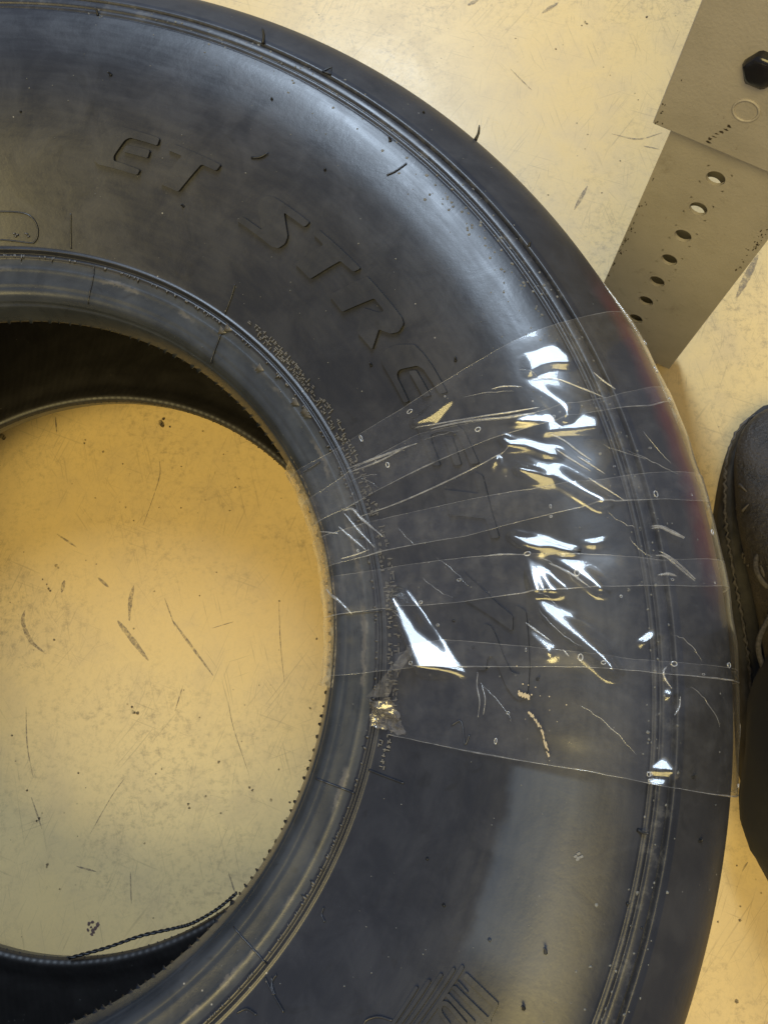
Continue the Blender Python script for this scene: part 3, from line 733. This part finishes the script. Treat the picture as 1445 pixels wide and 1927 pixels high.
FILM = []
def strip(label, top, bot, s0, s1, layer, seed):
    t = empty('tape_strip', tuple(surf(s_of_r(.28), top[len(top) // 2][1], .001)))
    tag(t, label, 'tape', 'clear tape strips across the sidewall')
    T = np.array(top); B = np.array(bot)
    T = T[np.argsort(T[:, 0])]; B = B[np.argsort(B[:, 0])]
    ns = int((s1 - s0) / .00075); nt = 64
    S = np.linspace(s0, s1, ns)
    tt = np.interp(S, T[:, 0], T[:, 1]); tb = np.interp(S, B[:, 0], B[:, 1])
    g = np.random.default_rng(seed)
    ker = np.ones(9) / 9
    tt = tt + np.convolve(g.normal(0, .0005, ns), ker, 'same'); tb = tb + np.convolve(g.normal(0, .0005, ns), ker, 'same')
    U = np.linspace(0, 1, nt)
    TH = tt[:, None] * (1 - U) + tb[:, None] * U
    SS = np.repeat(S[:, None], nt, 1)
    s = SS.ravel(); th = TH.ravel()
    w = wrinkle_h(s, th)
    flat_ = np.clip(1 - w / .0006, 0, 1)                        # a pulled-up pucker is taut
    h = .0021 + .00030 * layer + w + sines(s, th, seed) * 1.2 * flat_
    H = h.reshape(ns, nt)
    for _ in range(3):                                            # film cannot crease sharper than this
        H = np.pad(H, 1, 'edge'); H = (H[:-2] + 2 * H[1:-1] + H[2:]) / 4; H = (H[:, :-2] + 2 * H[:, 1:-1] + H[:, 2:]) / 4
    h = H.ravel()
    V = surf(s, th, h)
    F = [(i * nt + k, i * nt + k + 1, (i + 1) * nt + k + 1, (i + 1) * nt + k) for i in range(ns - 1) for k in range(nt - 1)]
    film = mesh_obj('film', V, [f[::-1] for f in F], M_TAPE, t)
    FILM.append(film)
    V = V.reshape(ns, nt, 3)
    for nm, k in (('cut_edge', 0), ('cut_edge', nt - 1)):
        mb = MB(); pts = [V[i, k] for i in range(0, ns, 3)]
        mb.tube(pts, [(.00007 if k == 0 else .00013) + (.00006 if k == 0 else .00022) * max(0, math.sin(i * .13 + seed * 2 + k)) ** 3 for i in range(len(pts))], 5)
        mb.build(nm, M_EDGE, film)
    # fine creases running off the puckers
    fc = MB(); gc = random.Random(seed * 3 + 1)
    for _ in range(5):
        i = gc.randrange(int(ns * .12), int(ns * .72)); u = gc.uniform(.08, .8); L = gc.uniform(8, 30); du = gc.uniform(.1, .34); bow = gc.uniform(-.05, .05)
        pts = []
        for q in np.linspace(0, 1, 12):
            ii = min(ns - 1, int(i + L * q)); kk = min(nt - 1, max(0, int((u + du * q + bow * math.sin(math.pi * q)) * nt)))
            pts.append(surf(S[ii], TH[ii, kk], float(h.reshape(ns, nt)[ii, kk]) + .0001))
        fc.tube(spline(pts, 20), [.00003 + .00012 * math.sin(math.pi * (q + .3) / 20.5) for q in range(20)], 5)
    fc.build('fine_creases', M_EDGE, film)['kind'] = 'stuff'
    # trapped air
    bb = MB(); gb = random.Random(seed)
    for _ in range(10):
        i = gb.randrange(int(ns * .1), int(ns * .75)); u = gb.choice((gb.uniform(.02, .98), gb.uniform(.9, .985)))
        a = S[i]; b = tt[i] * (1 - u) + tb[i] * u
        r = gb.choice((.0004, .0005, .0006, .0008, .0011)); el = gb.uniform(.6, 1.4); hb = float(h.reshape(ns, nt)[i, min(nt - 1, int(u * nt))])
        rr = float(prof(a)[0])
        bb.tube([surf(a + r * el * math.cos(x), b + r / el * math.sin(x) / rr, hb + .0002) for x in np.linspace(0, 2 * math.pi, 9)[:-1]], r * .22, 4, True)
    bb.build('air_bubbles', M_BUB, film)['kind'] = 'stuff'
    return t
S_END = SMAX - .03
def ext(pts, k=.0):
    a = max(pts, key=lambda p: p[0])
    return list(pts) + [(S_END + .01, a[1] + k)]
strips = [
    strip('clear tape strip nearest the perforated post, topmost of the five', ext([(0.01298,0.48960),(0.04326,0.47899),(0.08517,0.46074),(0.11888,0.45638),(0.14765,0.45537),(0.17748,0.44592),(0.19737,0.44288)], -.01), ext([(0.01579,0.33588),(0.04983,0.34470),(0.08304,0.34026),(0.11939,0.33279),(0.15051,0.31950),(0.18984,0.30595),(0.21698,0.31564)], .02), .004, S_END, 0, 11),
    strip('clear tape strip crossing the last E of the sidewall lettering, second from the post', ext([(0.01972,0.40335),(0.04292,0.41609),(0.08691,0.40125),(0.11540,0.36827),(0.14085,0.34221),(0.17158,0.32833),(0.21681,0.33234)], .0), ext([(0.02287,0.21634),(0.04837,0.21463),(0.09422,0.19206),(0.15456,0.19178),(0.19495,0.17896),(0.21771,0.17938)], .0), .004, S_END, 1, 12),
    strip('clear tape strip below the last T of the lettering, middle of the five', ext([(0.01781,0.29480),(0.04152,0.28929),(0.07602,0.26483),(0.12787,0.23550),(0.15709,0.22226),(0.20591,0.21389)], .0), ext([(0.01657,0.08926),(0.04191,0.09106),(0.08394,0.08099),(0.12394,0.08345),(0.18771,0.07387),(0.21844,0.07614)], .0), .004, S_END, 2, 13),
    strip('clear tape strip over the slash mark with a large white glare triangle', ext([(0.01989,0.18570),(0.05753,0.17198),(0.10130,0.15142),(0.13506,0.13192),(0.17400,0.10673),(0.21827,0.10576)], .0), ext([(0.00421,-0.07118),(0.04158,-0.04405),(0.06590,-0.03232),(0.13928,-0.02528),(0.17119,-0.03015),(0.21878,-0.03523)], .0), .004, S_END, 3, 14),
    strip('lowest clear tape strip with a crumpled folded inner end', ext([(0.04989,-0.00885),(0.07731,0.01728),(0.11298,0.00325),(0.15832,-0.01409),(0.21872,-0.02120)], .0), ext([(0.04635,-0.17146),(0.06703,-0.16864),(0.08905,-0.16670),(0.14327,-0.15803),(0.17467,-0.15896),(0.21866,-0.16033)], .0), s_of_r(.2255), S_END, 1.5, 15),
]

def crease(pts, parent, rad=.0004, h=.0030, mat=None, n=30):
    P = spline(pts, n); m = MB(); g = random.Random(len(pts) + n)
    m.tube([surf(a, b, h + float(wrinkle_h(np.array([a]), np.array([b]))[0]) * .8) for a, b in P], [rad * (.35 + .9 * math.sin(math.pi * (i + .3) / n)) * g.uniform(.8, 1.2) for i in range(n)], 6)
    return m.build('crease', mat or M_EDGE, parent)
for k, rad, pts in (
    (0, .0005, [(0.04365,0.42257),(0.06354,0.40380),(0.08506,0.38614)]), (0, .00035, [(0.04393,0.41220),(0.06259,0.39598),(0.07911,0.39080)]),
    (0, .0005, [(0.09422,0.39662),(0.11090,0.37671),(0.12928,0.35111),(0.14068,0.34072)]), (0, .00035, [(0.08826,0.41178),(0.10394,0.39028),(0.12321,0.36589),(0.13928,0.34976)]), (0, .0003, [(0.11630,0.37544),(0.13012,0.35798),(0.14265,0.34664)]),
    (0, .0003, [(0.12731,0.40414),(0.13265,0.39879),(0.13950,0.38588)]), (0, .0004, [(0.14355,0.39106),(0.15299,0.37853),(0.16192,0.35132),(0.16928,0.33038)]), (0, .00035, [(0.16984,0.36675),(0.17231,0.35148),(0.17585,0.33584)]),
    (1, .0003, [(0.04118,0.30676),(0.06601,0.29708),(0.09366,0.29586),(0.11748,0.30143),(0.12444,0.30685)]),
    (1, .00035, [(0.14287,0.30372),(0.14714,0.28891),(0.15186,0.26545),(0.15551,0.25030)]), (1, .00035, [(0.15029,0.26145),(0.15456,0.24496),(0.15883,0.22851)]), (1, .0003, [(0.14181,0.28413),(0.14686,0.26247),(0.15377,0.23638)]),
    (1, .00035, [(0.15192,0.22869),(0.15630,0.21305),(0.16355,0.18860)]),
    (2, .0006, [(0.03208,0.33553),(0.03753,0.33072),(0.04090,0.30331),(0.05085,0.24381)]), (2, .0005, [(0.03208,0.33137),(0.03714,0.28084),(0.04444,0.22817)]), (2, .0005, [(0.02759,0.30339),(0.03247,0.26684),(0.03893,0.22791)]), (2, .00035, [(0.02461,0.22373),(0.03174,0.22415),(0.04079,0.22680)]),
    (2, .0004, [(0.17231,0.15079),(0.17613,0.14957),(0.18052,0.14244),(0.18619,0.13353)]), (2, .0004, [(0.17214,0.14809),(0.17602,0.14757),(0.18057,0.13974),(0.18580,0.13225)]),
    (3, .0004, [(0.17360,0.11828),(0.17681,0.11153),(0.18231,0.09691),(0.18776,0.08225)]), (3, .0004, [(0.17164,0.11403),(0.17552,0.11111),(0.18091,0.09573),(0.18731,0.08033)]), (3, .0005, [(0.17113,0.08923),(0.17540,0.08981),(0.17872,0.08675)]),
    (3, .0004, [(0.12866,0.12148),(0.13596,0.10463),(0.14377,0.07946)]), (3, .0004, [(0.11630,0.03806),(0.12023,0.02629),(0.12669,0.00874)]), (3, .0003, [(0.13096,-0.00186),(0.13343,-0.01208)]), (3, .0003, [(0.10152,0.15035),(0.10630,0.14936),(0.11237,0.14576),(0.12158,0.13776)]),
    (4, .0004, [(0.17085,-0.02197),(0.16967,-0.02654),(0.16978,-0.03475),(0.17237,-0.04691)]), (4, .0003, [(0.17596,-0.05557),(0.17546,-0.06798),(0.17360,-0.07762)]),
    (4, .0003, [(0.09467,-0.03822),(0.09439,-0.05982),(0.09607,-0.08490),(0.09590,-0.11030)]), (4, .0003, [(0.09663,-0.05927),(0.09849,-0.07984),(0.09826,-0.10499)]),
    (2, .0003, [(0.01820,0.30879),(0.02247,0.29657),(0.02624,0.28608)]), (3, .0006, [(0.01393,0.16015),(0.02000,0.12723),(0.02629,0.08667)])):
    crease(pts, FILM[k], rad)
# crusty dry glue seen as cream flecks
fk = MB()
for pts in ([(0.11759,-0.09422),(0.12046,-0.10282),(0.12343,-0.11627),(0.12512,-0.13002),(0.12669,-0.14714)], [(0.11310,-0.06722),(0.11546,-0.07044),(0.11770,-0.07207)]):
    P = spline(pts, 26)
    for a, b in P:
        p = surf(a + random.uniform(-.0004, .0004), b + random.uniform(-.002, .002), .0032); fk.box(p, (.00028 * random.uniform(.3, 1.5), .0002, 0), (-.0002, .0006 * random.uniform(.4, 1.4), 0), (0, 0, .0001))
for i in range(12):
    a, b = [(0.12225,-0.07596)][0]; p = surf(a + random.gauss(0, .006), b + random.gauss(0, .025), .0031); q = random.uniform(.00012, .0003); fk.box(p, (q, 0, 0), (0, q, 0), (0, 0, .0001))
fk.build('dried_glue_flecks', plain('dried_glue', (.36, .29, .19), .8), strips[4], False)['kind'] = 'stuff'

# folded-over inner end of the lowest strip
def sheet(name, quads, mat, parent, div=5, amp=.0, seed=1):
    """soft sheet through a coarse net of points (rows x cols)"""
    g = np.random.default_rng(seed); N = np.array(quads, float)
    rows, cols, _ = N.shape
    A = np.stack([np.array(spline(list(N[:, c]), (rows - 1) * div + 1)) for c in range(cols)], 1)
    B = np.stack([np.array(spline(list(A[r_]), (cols - 1) * div + 1)) for r_ in range(A.shape[0])], 0)
    B = B + g.normal(0, amp, B.shape)
    h, w = B.shape[:2]
    return mesh_obj(name, B.reshape(-1, 3), [(i * w + k, i * w + k + 1, (i + 1) * w + k + 1, (i + 1) * w + k) for i in range(h - 1) for k in range(w - 1)], mat, parent)
def sp(p, h): return surf(p[0], p[1], h)
Aq = [(0.06068,0.01061),(0.06573,0.00694),(0.04927,-0.04168),(0.05781,-0.05501),(0.03641,-0.10209),(0.05264,-0.09657)]
sheet('folded_flap', [[sp(Aq[0], .004), sp(Aq[1], .006)], [sp(Aq[2], .006), sp(Aq[3], .010)], [sp(Aq[4], .005), sp(Aq[5], .009)]], M_FOLD, strips[4], 8, .0002, 3)
Bq = [(0.03674,-0.10308),(0.04467,-0.10908),(0.05292,-0.09643),(0.03899,-0.12127),(0.04590,-0.12598),(0.05461,-0.11874),(0.03950,-0.14363),(0.04607,-0.13897),(0.05736,-0.14189),(0.03922,-0.16425),(0.04596,-0.16310),(0.05967,-0.16465)]
hh = [.005, .009, .009, .003, .008, .004, .004, .002, .003, .002, .0015, .0012]
sheet('crumpled_end', [[sp(Bq[3 * i + j], hh[3 * i + j]) for j in range(3)] for i in range(4)], M_FOLD, strips[4], 7, .0004, 5)
# film hanging over the bead into the hole
def flap(th0, th1, drop, inset, seed, parent, n=10):
    g = random.Random(seed); rows = []
    for i in range(n):
        th = R(th0 + (th1 - th0) * i / (n - 1)); d = float(oval(th)); row = []
        for k, (dr, z) in enumerate(((.003, .2345), (.0005, .2300), (-.0015 - inset * .4, .2225), (-.0022 - inset, .2225 - drop * .6), (-.0018 - inset * 1.1, .2225 - drop))):
            q = .1905 + d + dr + g.uniform(-.0006, .0006) * (k > 1); zz = z + (g.uniform(-.25, .25) * drop if k == 4 else 0)
            row.append((q * math.cos(th), q * math.sin(th), zz))
        rows.append(row)
    return sheet('hanging_flap', rows, M_FILM, parent, 4, .00012, seed)
flap(31, 24, .012, .0022, 1, strips[0], 6)
flap(25.5, 19, .016, .0034, 2, strips[1], 7)
flap(19.5, 9, .018, .0030, 3, strips[2], 9)
flap(10, -5.2, .020, .0046, 4, strips[3], 10)

# loose tape standing off the outer shoulder
def outer_lip(th0, th1, s, off, parent, wid=.004, n=12, bulge=0.0):
    rows = []
    for i in range(n):
        th = R(th0 + (th1 - th0) * i / (n - 1)); e = math.sin(math.pi * i / (n - 1))
        rows.append([surf(s - wid, th, .0015), surf(s, th, off * e + .0016 + bulge * e), surf(s + wid, th, off * 1.6 * e + .0016), surf(s + wid * 2, th, off * 1.2 * e + .0012)])
    return sheet('loose_lip', rows, M_FILM, parent, 4, .00008, n)
outer_lip(20, 16.5, s_of_r(.3775), .0034, strips[1], .003)
rim = MB()
rim.tube([surf(s_of_r(.3750) + .0015 * math.sin(t * 9), R(31 - 12.5 * t), .0016 + .0010 * math.sin(math.pi * t)) for t in np.linspace(0, 1, 40)], [.0003 + .0006 * math.sin(math.pi * t) for t in np.linspace(0, 1, 40)], 6)
rim.build('loose_edge', M_FILM, strips[0])

# ------------------------------------------------------------------ perforated steel post
def post_mat():
    n = NT('beige_enamel_steel'); c = n.coords()
    k = n.noise(c, 22, 5, .65); f = n.noise(c, 520, 3, .6)
    col = n.mix(n.ramp(k, .3, .75), (.42, .385, .345, 1), (.35, .32, .285, 1))
    d = n.math('MULTIPLY', n.ramp(n.noise(c, 46, 6, .75, .5), .58, .74), .45)
    col = n.mix(d, col, (.20, .17, .135, 1))
    d2 = n.math('MULTIPLY', n.ramp(n.noise(c, 150, 5, .75), .64, .74), .6)
    col = n.mix(d2, col, (.13, .085, .05, 1))
    return n.done(n.bsdf(Base_Color=col, Roughness=n.ramp(k, .2, .8, .38, .5), Normal=n.bump(f, .5, .0005)))
M_POST = post_mat()
M_BOLT = plain('black_bolt', (.012, .012, .015), .18, bump=.05)
M_GRIME = plain('brown_black_grime', (.05, .038, .026), .7, .5)
POSTX, POSTY, POSTA, POSTW = 0.37111, 0.27999, -0.50434, 0.07772
HOLEZ, HOLER, HOLEU = (0.22913, 0.20101), 0.00550, 0.03367
SLEEVEZ, SLOFF, BOLTU, BOLTZ, DIMU, DIMZ = 0.25538, 0.00000, 0.02758, 0.31186, 0.03008, 0.28636
P1 = Vector((POSTX, POSTY, 0)); DX = Vector((math.cos(POSTA), math.sin(POSTA), 0)); DN = Vector((DX.y, -DX.x, 0))
if DN.dot(Vector(cam.location) - P1) < 0: DN = -DN
PW = POSTW; PH = 1.05; PD = .0215
post = empty('table_leg', tuple(P1 + DX * PW / 2 - DN * PD / 2))
tag(post, 'beige enamelled steel leg with a column of round holes standing behind the tire', 'table leg')
def pp(u, v, w=0.0): return P1 + DX * u + DN * w + Vector((0, 0, v))
HZ = HOLEZ; HR = HOLER; HU = HOLEU
def holed_wall(mb, w_out, w_in, u0, u1, z0, z1, holes, rad, hu, N=28):
    """flat plate with round holes punched right through, with the hole walls"""
    edges = [z0]
    for z in holes: edges += [z - rad * 1.35, z + rad * 1.35]
    edges.append(z1)
    for w, flip in ((w_out, 0), (w_in, 1)):
        zc = z0
        def quad(a, b, c, d):
            mb.add([a, b, c, d], [(0, 1, 2, 3)] if not flip else [(3, 2, 1, 0)])
        for i in range(0, len(edges), 2):
            quad(pp(u0, edges[i], w), pp(u1, edges[i], w), pp(u1, edges[i + 1], w), pp(u0, edges[i + 1], w))
        for z in holes:
            a0, a1 = z - rad * 1.35, z + rad * 1.35; ul, ur = hu - rad * 1.35, hu + rad * 1.35
            quad(pp(u0, a0, w), pp(ul, a0, w), pp(ul, a1, w), pp(u0, a1, w)); quad(pp(ur, a0, w), pp(u1, a0, w), pp(u1, a1, w), pp(ur, a1, w))
            for q in range(N):
                t0, t1 = 2 * math.pi * q / N, 2 * math.pi * (q + 1) / N
                def sq(t):
                    m = max(abs(math.cos(t)), abs(math.sin(t))); return hu + rad * 1.35 * math.cos(t) / m, z + rad * 1.35 * math.sin(t) / m
                def ci(t): return hu + rad * math.cos(t), z + rad * math.sin(t)
                quad(pp(*ci(t0), w), pp(*sq(t0), w), pp(*sq(t1), w), pp(*ci(t1), w))
    for z in holes:
        for q in range(N):
            t0, t1 = 2 * math.pi * q / N, 2 * math.pi * (q + 1) / N
            a = (hu + rad * math.cos(t0), z + rad * math.sin(t0)); b = (hu + rad * math.cos(t1), z + rad * math.sin(t1))
            mb.add([pp(*a, w_out), pp(*b, w_out), pp(*b, w_in), pp(*a, w_in)], [(0, 1, 2, 3)])
holes = [HZ[0] + (HZ[1] - HZ[0]) * i for i in range(-4, 14)]
holes = sorted(z for z in holes if .03 < z < PH - .03)
TK = .0022
for nm, a, b in (('front_wall', 0, -TK), ('rear_wall', -PD + TK, -PD)):
    hs_ = holes if nm == 'front_wall' else [z for z in holes if z > HZ[0] - .065]
    mb = MB(); holed_wall(mb, a, b, 0, PW, .012, PH, hs_, HR, HU); mb.build(nm, M_POST, post, False)
for u in (TK / 2, PW - TK / 2):
    mb = MB(); mb.box(pp(u, PH / 2 + .006, -PD / 2), DX * TK / 2, DN * (PD / 2 - TK - .0001), (0, 0, PH / 2 - .006)); mb.build('side_wall', M_POST, post, False)
ft = MB(); ft.tube([pp(PW / 2, .0005, -PD / 2), pp(PW / 2, .010, -PD / 2), pp(PW / 2, .013, -PD / 2)], [.030, .030, .026], 24); ft.build('foot', plain('steel_foot', (.30, .28, .30), .25, metal=.9), post)
# sleeve bracket higher up, standing proud of the post
SZ = SLEEVEZ
sl = MB(); e = .010; wp = .0065
sl.box(pp(PW / 2 + SLOFF, (SZ + PH) / 2, wp - .0016), DX * (PW / 2 + e), DN * .0016, (0, 0, (PH - SZ) / 2))
plate = sl.build('bracket_plate', M_POST, post, False)
bv = plate.modifiers.new('bevel', 'BEVEL'); bv.width = .0009; bv.segments = 2
for u in (-e + .0016 + SLOFF, PW + e - .0016 + SLOFF):
    sb = MB(); sb.box(pp(u, (SZ + PH) / 2, -PD / 2 + .0015), DX * .0016, DN * (PD / 2 + .0015), (0, 0, (PH - SZ) / 2)); sb.build('bracket_side', M_POST, post, False)
bo = MB(); bc = pp(BOLTU, BOLTZ, wp)
ring = []
for k, (h, rr) in enumerate(((0, .0080), (.0030, .0080), (.0042, .0074), (.0048, .0058), (.0052, .0030), (.0053, .0004))):
    ring.append((bc + DN * h, rr))
vs = []
for p, rr in ring:
    for q in range(28):
        an = 2 * math.pi * q / 28 + .2
        hx = 1 / math.cos((an % (math.pi / 3)) - math.pi / 6) if rr > .0070 else 1.06
        vs.append(p + (DX * math.cos(an) + Vector((0, 0, 1)) * math.sin(an)) * rr * hx)
fs = [(i * 28 + q, i * 28 + (q + 1) % 28, (i + 1) * 28 + (q + 1) % 28, (i + 1) * 28 + q) for i in range(5) for q in range(28)] + [tuple(range(140, 168))]
bo.add(vs, fs); bo.build('bolt', M_BOLT, plate)
dm = MB(); dc = pp(DIMU, DIMZ, wp + .0001)
dm.tube([dc + (DX * math.cos(a) + Vector((0, 0, 1)) * math.sin(a)) * .0062 for a in np.linspace(0, 2 * math.pi, 33)[:-1]], .0007, 6, True)
dm.build('pressed_ring', M_POST, plate)
gm = MB(); gg = random.Random(5)
def blot(u, z, w, ru, rz):
    k = 8; vs = [pp(u + ru * gg.uniform(.35, 1.2) * math.cos(2 * math.pi * i / k), z + rz * gg.uniform(.35, 1.2) * math.sin(2 * math.pi * i / k), w) for i in range(k)]
    gm.add(vs, [tuple(range(k))])
for i in range(7):
    blot(DIMU - .004 - .0009 * i + gg.uniform(-.001, .001), DIMZ - .013 - .0024 * i, wp + .0001, gg.uniform(.0006, .0017), gg.uniform(.0005, .0013))
for i in range(26):
    blot(PW - .002 - abs(gg.gauss(0, .0022)), HZ[0] - .045 + gg.gauss(0, .012), .0001, gg.uniform(.0002, .0008), gg.uniform(.0004, .0016))
for i in range(34):
    blot(.0008 + abs(gg.gauss(0, .0016)), HZ[0] - .085 + gg.gauss(0, .03), .0001, gg.uniform(.0002, .0007), gg.uniform(.0005, .0020))
for i in range(10):
    blot(-e + .0012 + SLOFF + abs(gg.gauss(0, .002)), SZ + abs(gg.gauss(0, .012)) + .001, wp + .0001, gg.uniform(.0002, .0008), gg.uniform(.0004, .0012))
gm.build('grime_marks', M_GRIME, post, False)['kind'] = 'stuff'

# ------------------------------------------------------------------ person at the right: shoe and trouser leg
def leather():
    n = NT('worn_dark_leather'); c = n.coords()
    k = n.noise(c, 38, 6, .7); f = n.noise(c, 300, 4, .7)
    col = n.mix(n.ramp(k, .3, .7), (.018, .015, .013, 1), (.042, .034, .029, 1))
    s = n.math('MULTIPLY', n.ramp(n.noise(c, 75, 6, .8, .8), .56, .72), .55)
    col = n.mix(s, col, (.10, .082, .07, 1))
    return n.done(n.bsdf(Base_Color=col, Roughness=n.ramp(k, .2, .8, .42, .6), Normal=n.bump(n.math('ADD', f, n.math('MULTIPLY', k, 2.0)), .8, .002)))
M_LEA = leather()
M_SOLE = plain('grey_sole_rubber', (.030, .027, .025), .7, .5)
M_LACE = plain('dark_lace', (.075, .066, .06), .85, .5, 500)
M_CLOTH = plain('black_trouser_cloth', (.012, .012, .014), .85, .3, 300)
SX, SY, SROT = .519, .038, R(-3)
person = empty('person', (SX, SY, 0))
tag(person, 'person standing at the right beside the tire in a scuffed dark shoe and black trousers', 'person')
def sw(x, y, z):
    c_, s_ = math.cos(SROT), math.sin(SROT)
    return Vector((SX + x * c_ - y * s_, SY + x * s_ + y * c_, z))
# shoe outline along its length: y, half-width left, half-width right, top height
SEC = [(-.150, .020, .020, .050), (-.143, .030, .030, .078), (-.120, .036, .036, .100), (-.085, .037, .037, .108), (-.045, .038, .038, .104), (-.005, .042, .040, .092), (.035, .048, .044, .079),
       (.075, .052, .047, .066), (.110, .051, .046, .056), (.135, .045, .041, .050), (.152, .034, .032, .044), (.162, .019, .018, .037), (.1655, .006, .006, .030)]
def loft(rings, name, mat, parent, cap=True):
    n = len(rings[0]); vs = [p for r_ in rings for p in r_]
    fs = [(i * n + k, i * n + (k + 1) % n, (i + 1) * n + (k + 1) % n, (i + 1) * n + k) for i in range(len(rings) - 1) for k in range(n)]
    if cap: fs += [tuple(range(n))[::-1], tuple((len(rings) - 1) * n + k for k in range(n))]
    o = mesh_obj(name, vs, fs, mat, parent)
    b = bmesh.new(); b.from_mesh(o.data); bmesh.ops.recalc_face_normals(b, faces=b.faces[:]); b.to_mesh(o.data); b.free()
    return o
ys = np.linspace(-.150, .1655, 60); SECa = np.array(SEC)
def sec(y): return [float(pchip(SECa[:, 0], SECa[:, j], y)) for j in (1, 2, 3)]
rings = []
for y in ys:
    wl, wr, tz = sec(y); ring = []
    for k in range(28):
        a = 2 * math.pi * k / 28; cx = math.cos(a); sz = math.sin(a)
        w_ = wr if cx > 0 else wl
        x = w_ * math.copysign(abs(cx) ** .75, cx); z = .022 + (tz - .022) * (.5 + .5 * math.copysign(abs(sz) ** .8, sz))
        x *= 1 - .38 * max(0, (z - .03) / max(.02, tz - .03)) ** 2
        ring.append(sw(x, y, z))
    rings.append(ring)
shoe = loft(rings, 'shoe', M_LEA, person)
shoe['label'] = 'scuffed dark brown leather shoe with curled lace'
rings = []
for y in np.linspace(-.156, .1725, 60):
    yc = min(max(y * .965, -.150), .1655); wl, wr, tz = sec(yc)
    end = max(0.0, 1 - ((y - .008) / .1645) ** 2) ** .5 if abs(y - .008) < .1645 else 0
    wl = min(wl + .006, .058 * end ** .8 + .001); wr = min(wr + .006, .054 * end ** .8 + .001)
    rings.append([sw(-wl, y, .0008), sw(wr, y, .0008), sw(wr, y, .012), sw(wr * .97, y, .022), sw(-wl * .97, y, .022), sw(-wl, y, .012)])
sole = loft(rings, 'sole', M_SOLE, shoe)
def top_z(x, y):
    wl, wr, tz = sec(y); w_ = wr if x > 0 else wl
    u = min(.999, abs(x) / (w_ * .80)); return .022 + (tz - .022) * (.5 + .5 * (1 - u ** 2.2) ** .5)
st = MB()
for off in (0, .004):
    st.tube([sw(x, .088 - off - 6.0 * x * x, top_z(x, .088 - off - 6.0 * x * x) + .0006) for x in np.linspace(-.036, .036, 19)], .0011, 5)
st.build('toe_seam', M_LACE, shoe)
lc = MB()
cx0, cy0 = -.027, .030
pts = []
for i in range(90):
    a = i * .21; rr = .007 + .00015 * i
    x = cx0 + rr * math.cos(a); y = cy0 + rr * math.sin(a); pts.append(sw(x, y, top_z(x, y) + .003 + .001 * math.sin(a * 2)))
for i in range(24):
    t = i / 23; x = cx0 - .010 - .012 * t + .004 * math.sin(t * 7); y = cy0 - .012 - .065 * t; pts.append(sw(x, y, top_z(x, y) + .0022))
lc.tube(pts, .0019, 6); lc.build('lace', M_LACE, shoe)
lc = MB()
for yy, s_ in ((.052, 1), (.040, -1)):
    lc.tube([sw(x, yy + s_ * .10 * x + 3 * x * x, top_z(x, yy + s_ * .1 * x) + .0018) for x in np.linspace(-.030, .026, 14)], .0021, 6)
lc.build('lace', M_LACE, shoe)
rp = MB()
rg_ = random.Random(3)
for i in range(7):
    y = .03 + .10 * rg_.random() - .02; x = -(sec(y)[0]) * .93; p = sw(x, y, .034 + .012 * rg_.random())
    rp.tube([p, p + Vector((-.001, .004 * rg_.uniform(-1, 1), .003)), p + Vector((.002, .008 * rg_.uniform(-1, 1), .007))], [.0014, .0012, .0004], 5)
rp.build('frayed_edge', plain('frayed_leather', (.085, .072, .062), .8), shoe)['kind'] = 'stuff'
wl_ = MB()
wl_.tube([sw(-sec(y)[0] * (1 + .02 * math.sin(y * 900)) - .0015, y, .0245) for y in np.linspace(-.13, .158, 90)], [.0011 + .0005 * math.sin(i * 1.9) for i in range(90)], 5)
wl_.build('welt_stitching', M_LACE, shoe)
sm_ = MB()
for off in (0, .0035):
    sm_.tube([sw(x, -.004 - off + 9 * (x + .01) ** 2, top_z(x, -.004 - off + 9 * (x + .01) ** 2) + .0006) for x in np.linspace(-.034, .020, 20)], .0008, 5)
sm_.build('panel_seam', M_LACE, shoe)
# trouser leg
rings = []
for i, (z, x, y, rx, ry) in enumerate(((.062, -.004, -.110, .060, .100), (.085, -.004, -.112, .064, .103), (.13, .000, -.112, .064, .098), (.20, .020, -.082, .062, .082), (.32, .045, -.100, .066, .082), (.46, .085, -.13, .074, .086), (.62, .14, -.17, .085, .092))):
    ring = []
    for k in range(40):
        a = 2 * math.pi * k / 40; f = 1 + .035 * math.sin(a * 5 + z * 40) + .02 * math.sin(a * 9 - z * 60)
        ring.append(sw(x + rx * f * math.cos(a), y + ry * f * math.sin(a), z + .004 * math.sin(3 * a)))
    rings.append(ring)
big_r = []
for k in range(40):
    big_r.append(spline([np.array(r_[k]) for r_ in rings], 36))
rings = [[big_r[k][i] for k in range(40)] for i in range(36)]
tl = loft(rings, 'trouser_leg', M_CLOTH, person, cap=False)
SC.render.resolution_x = 767; SC.render.resolution_y = 1024
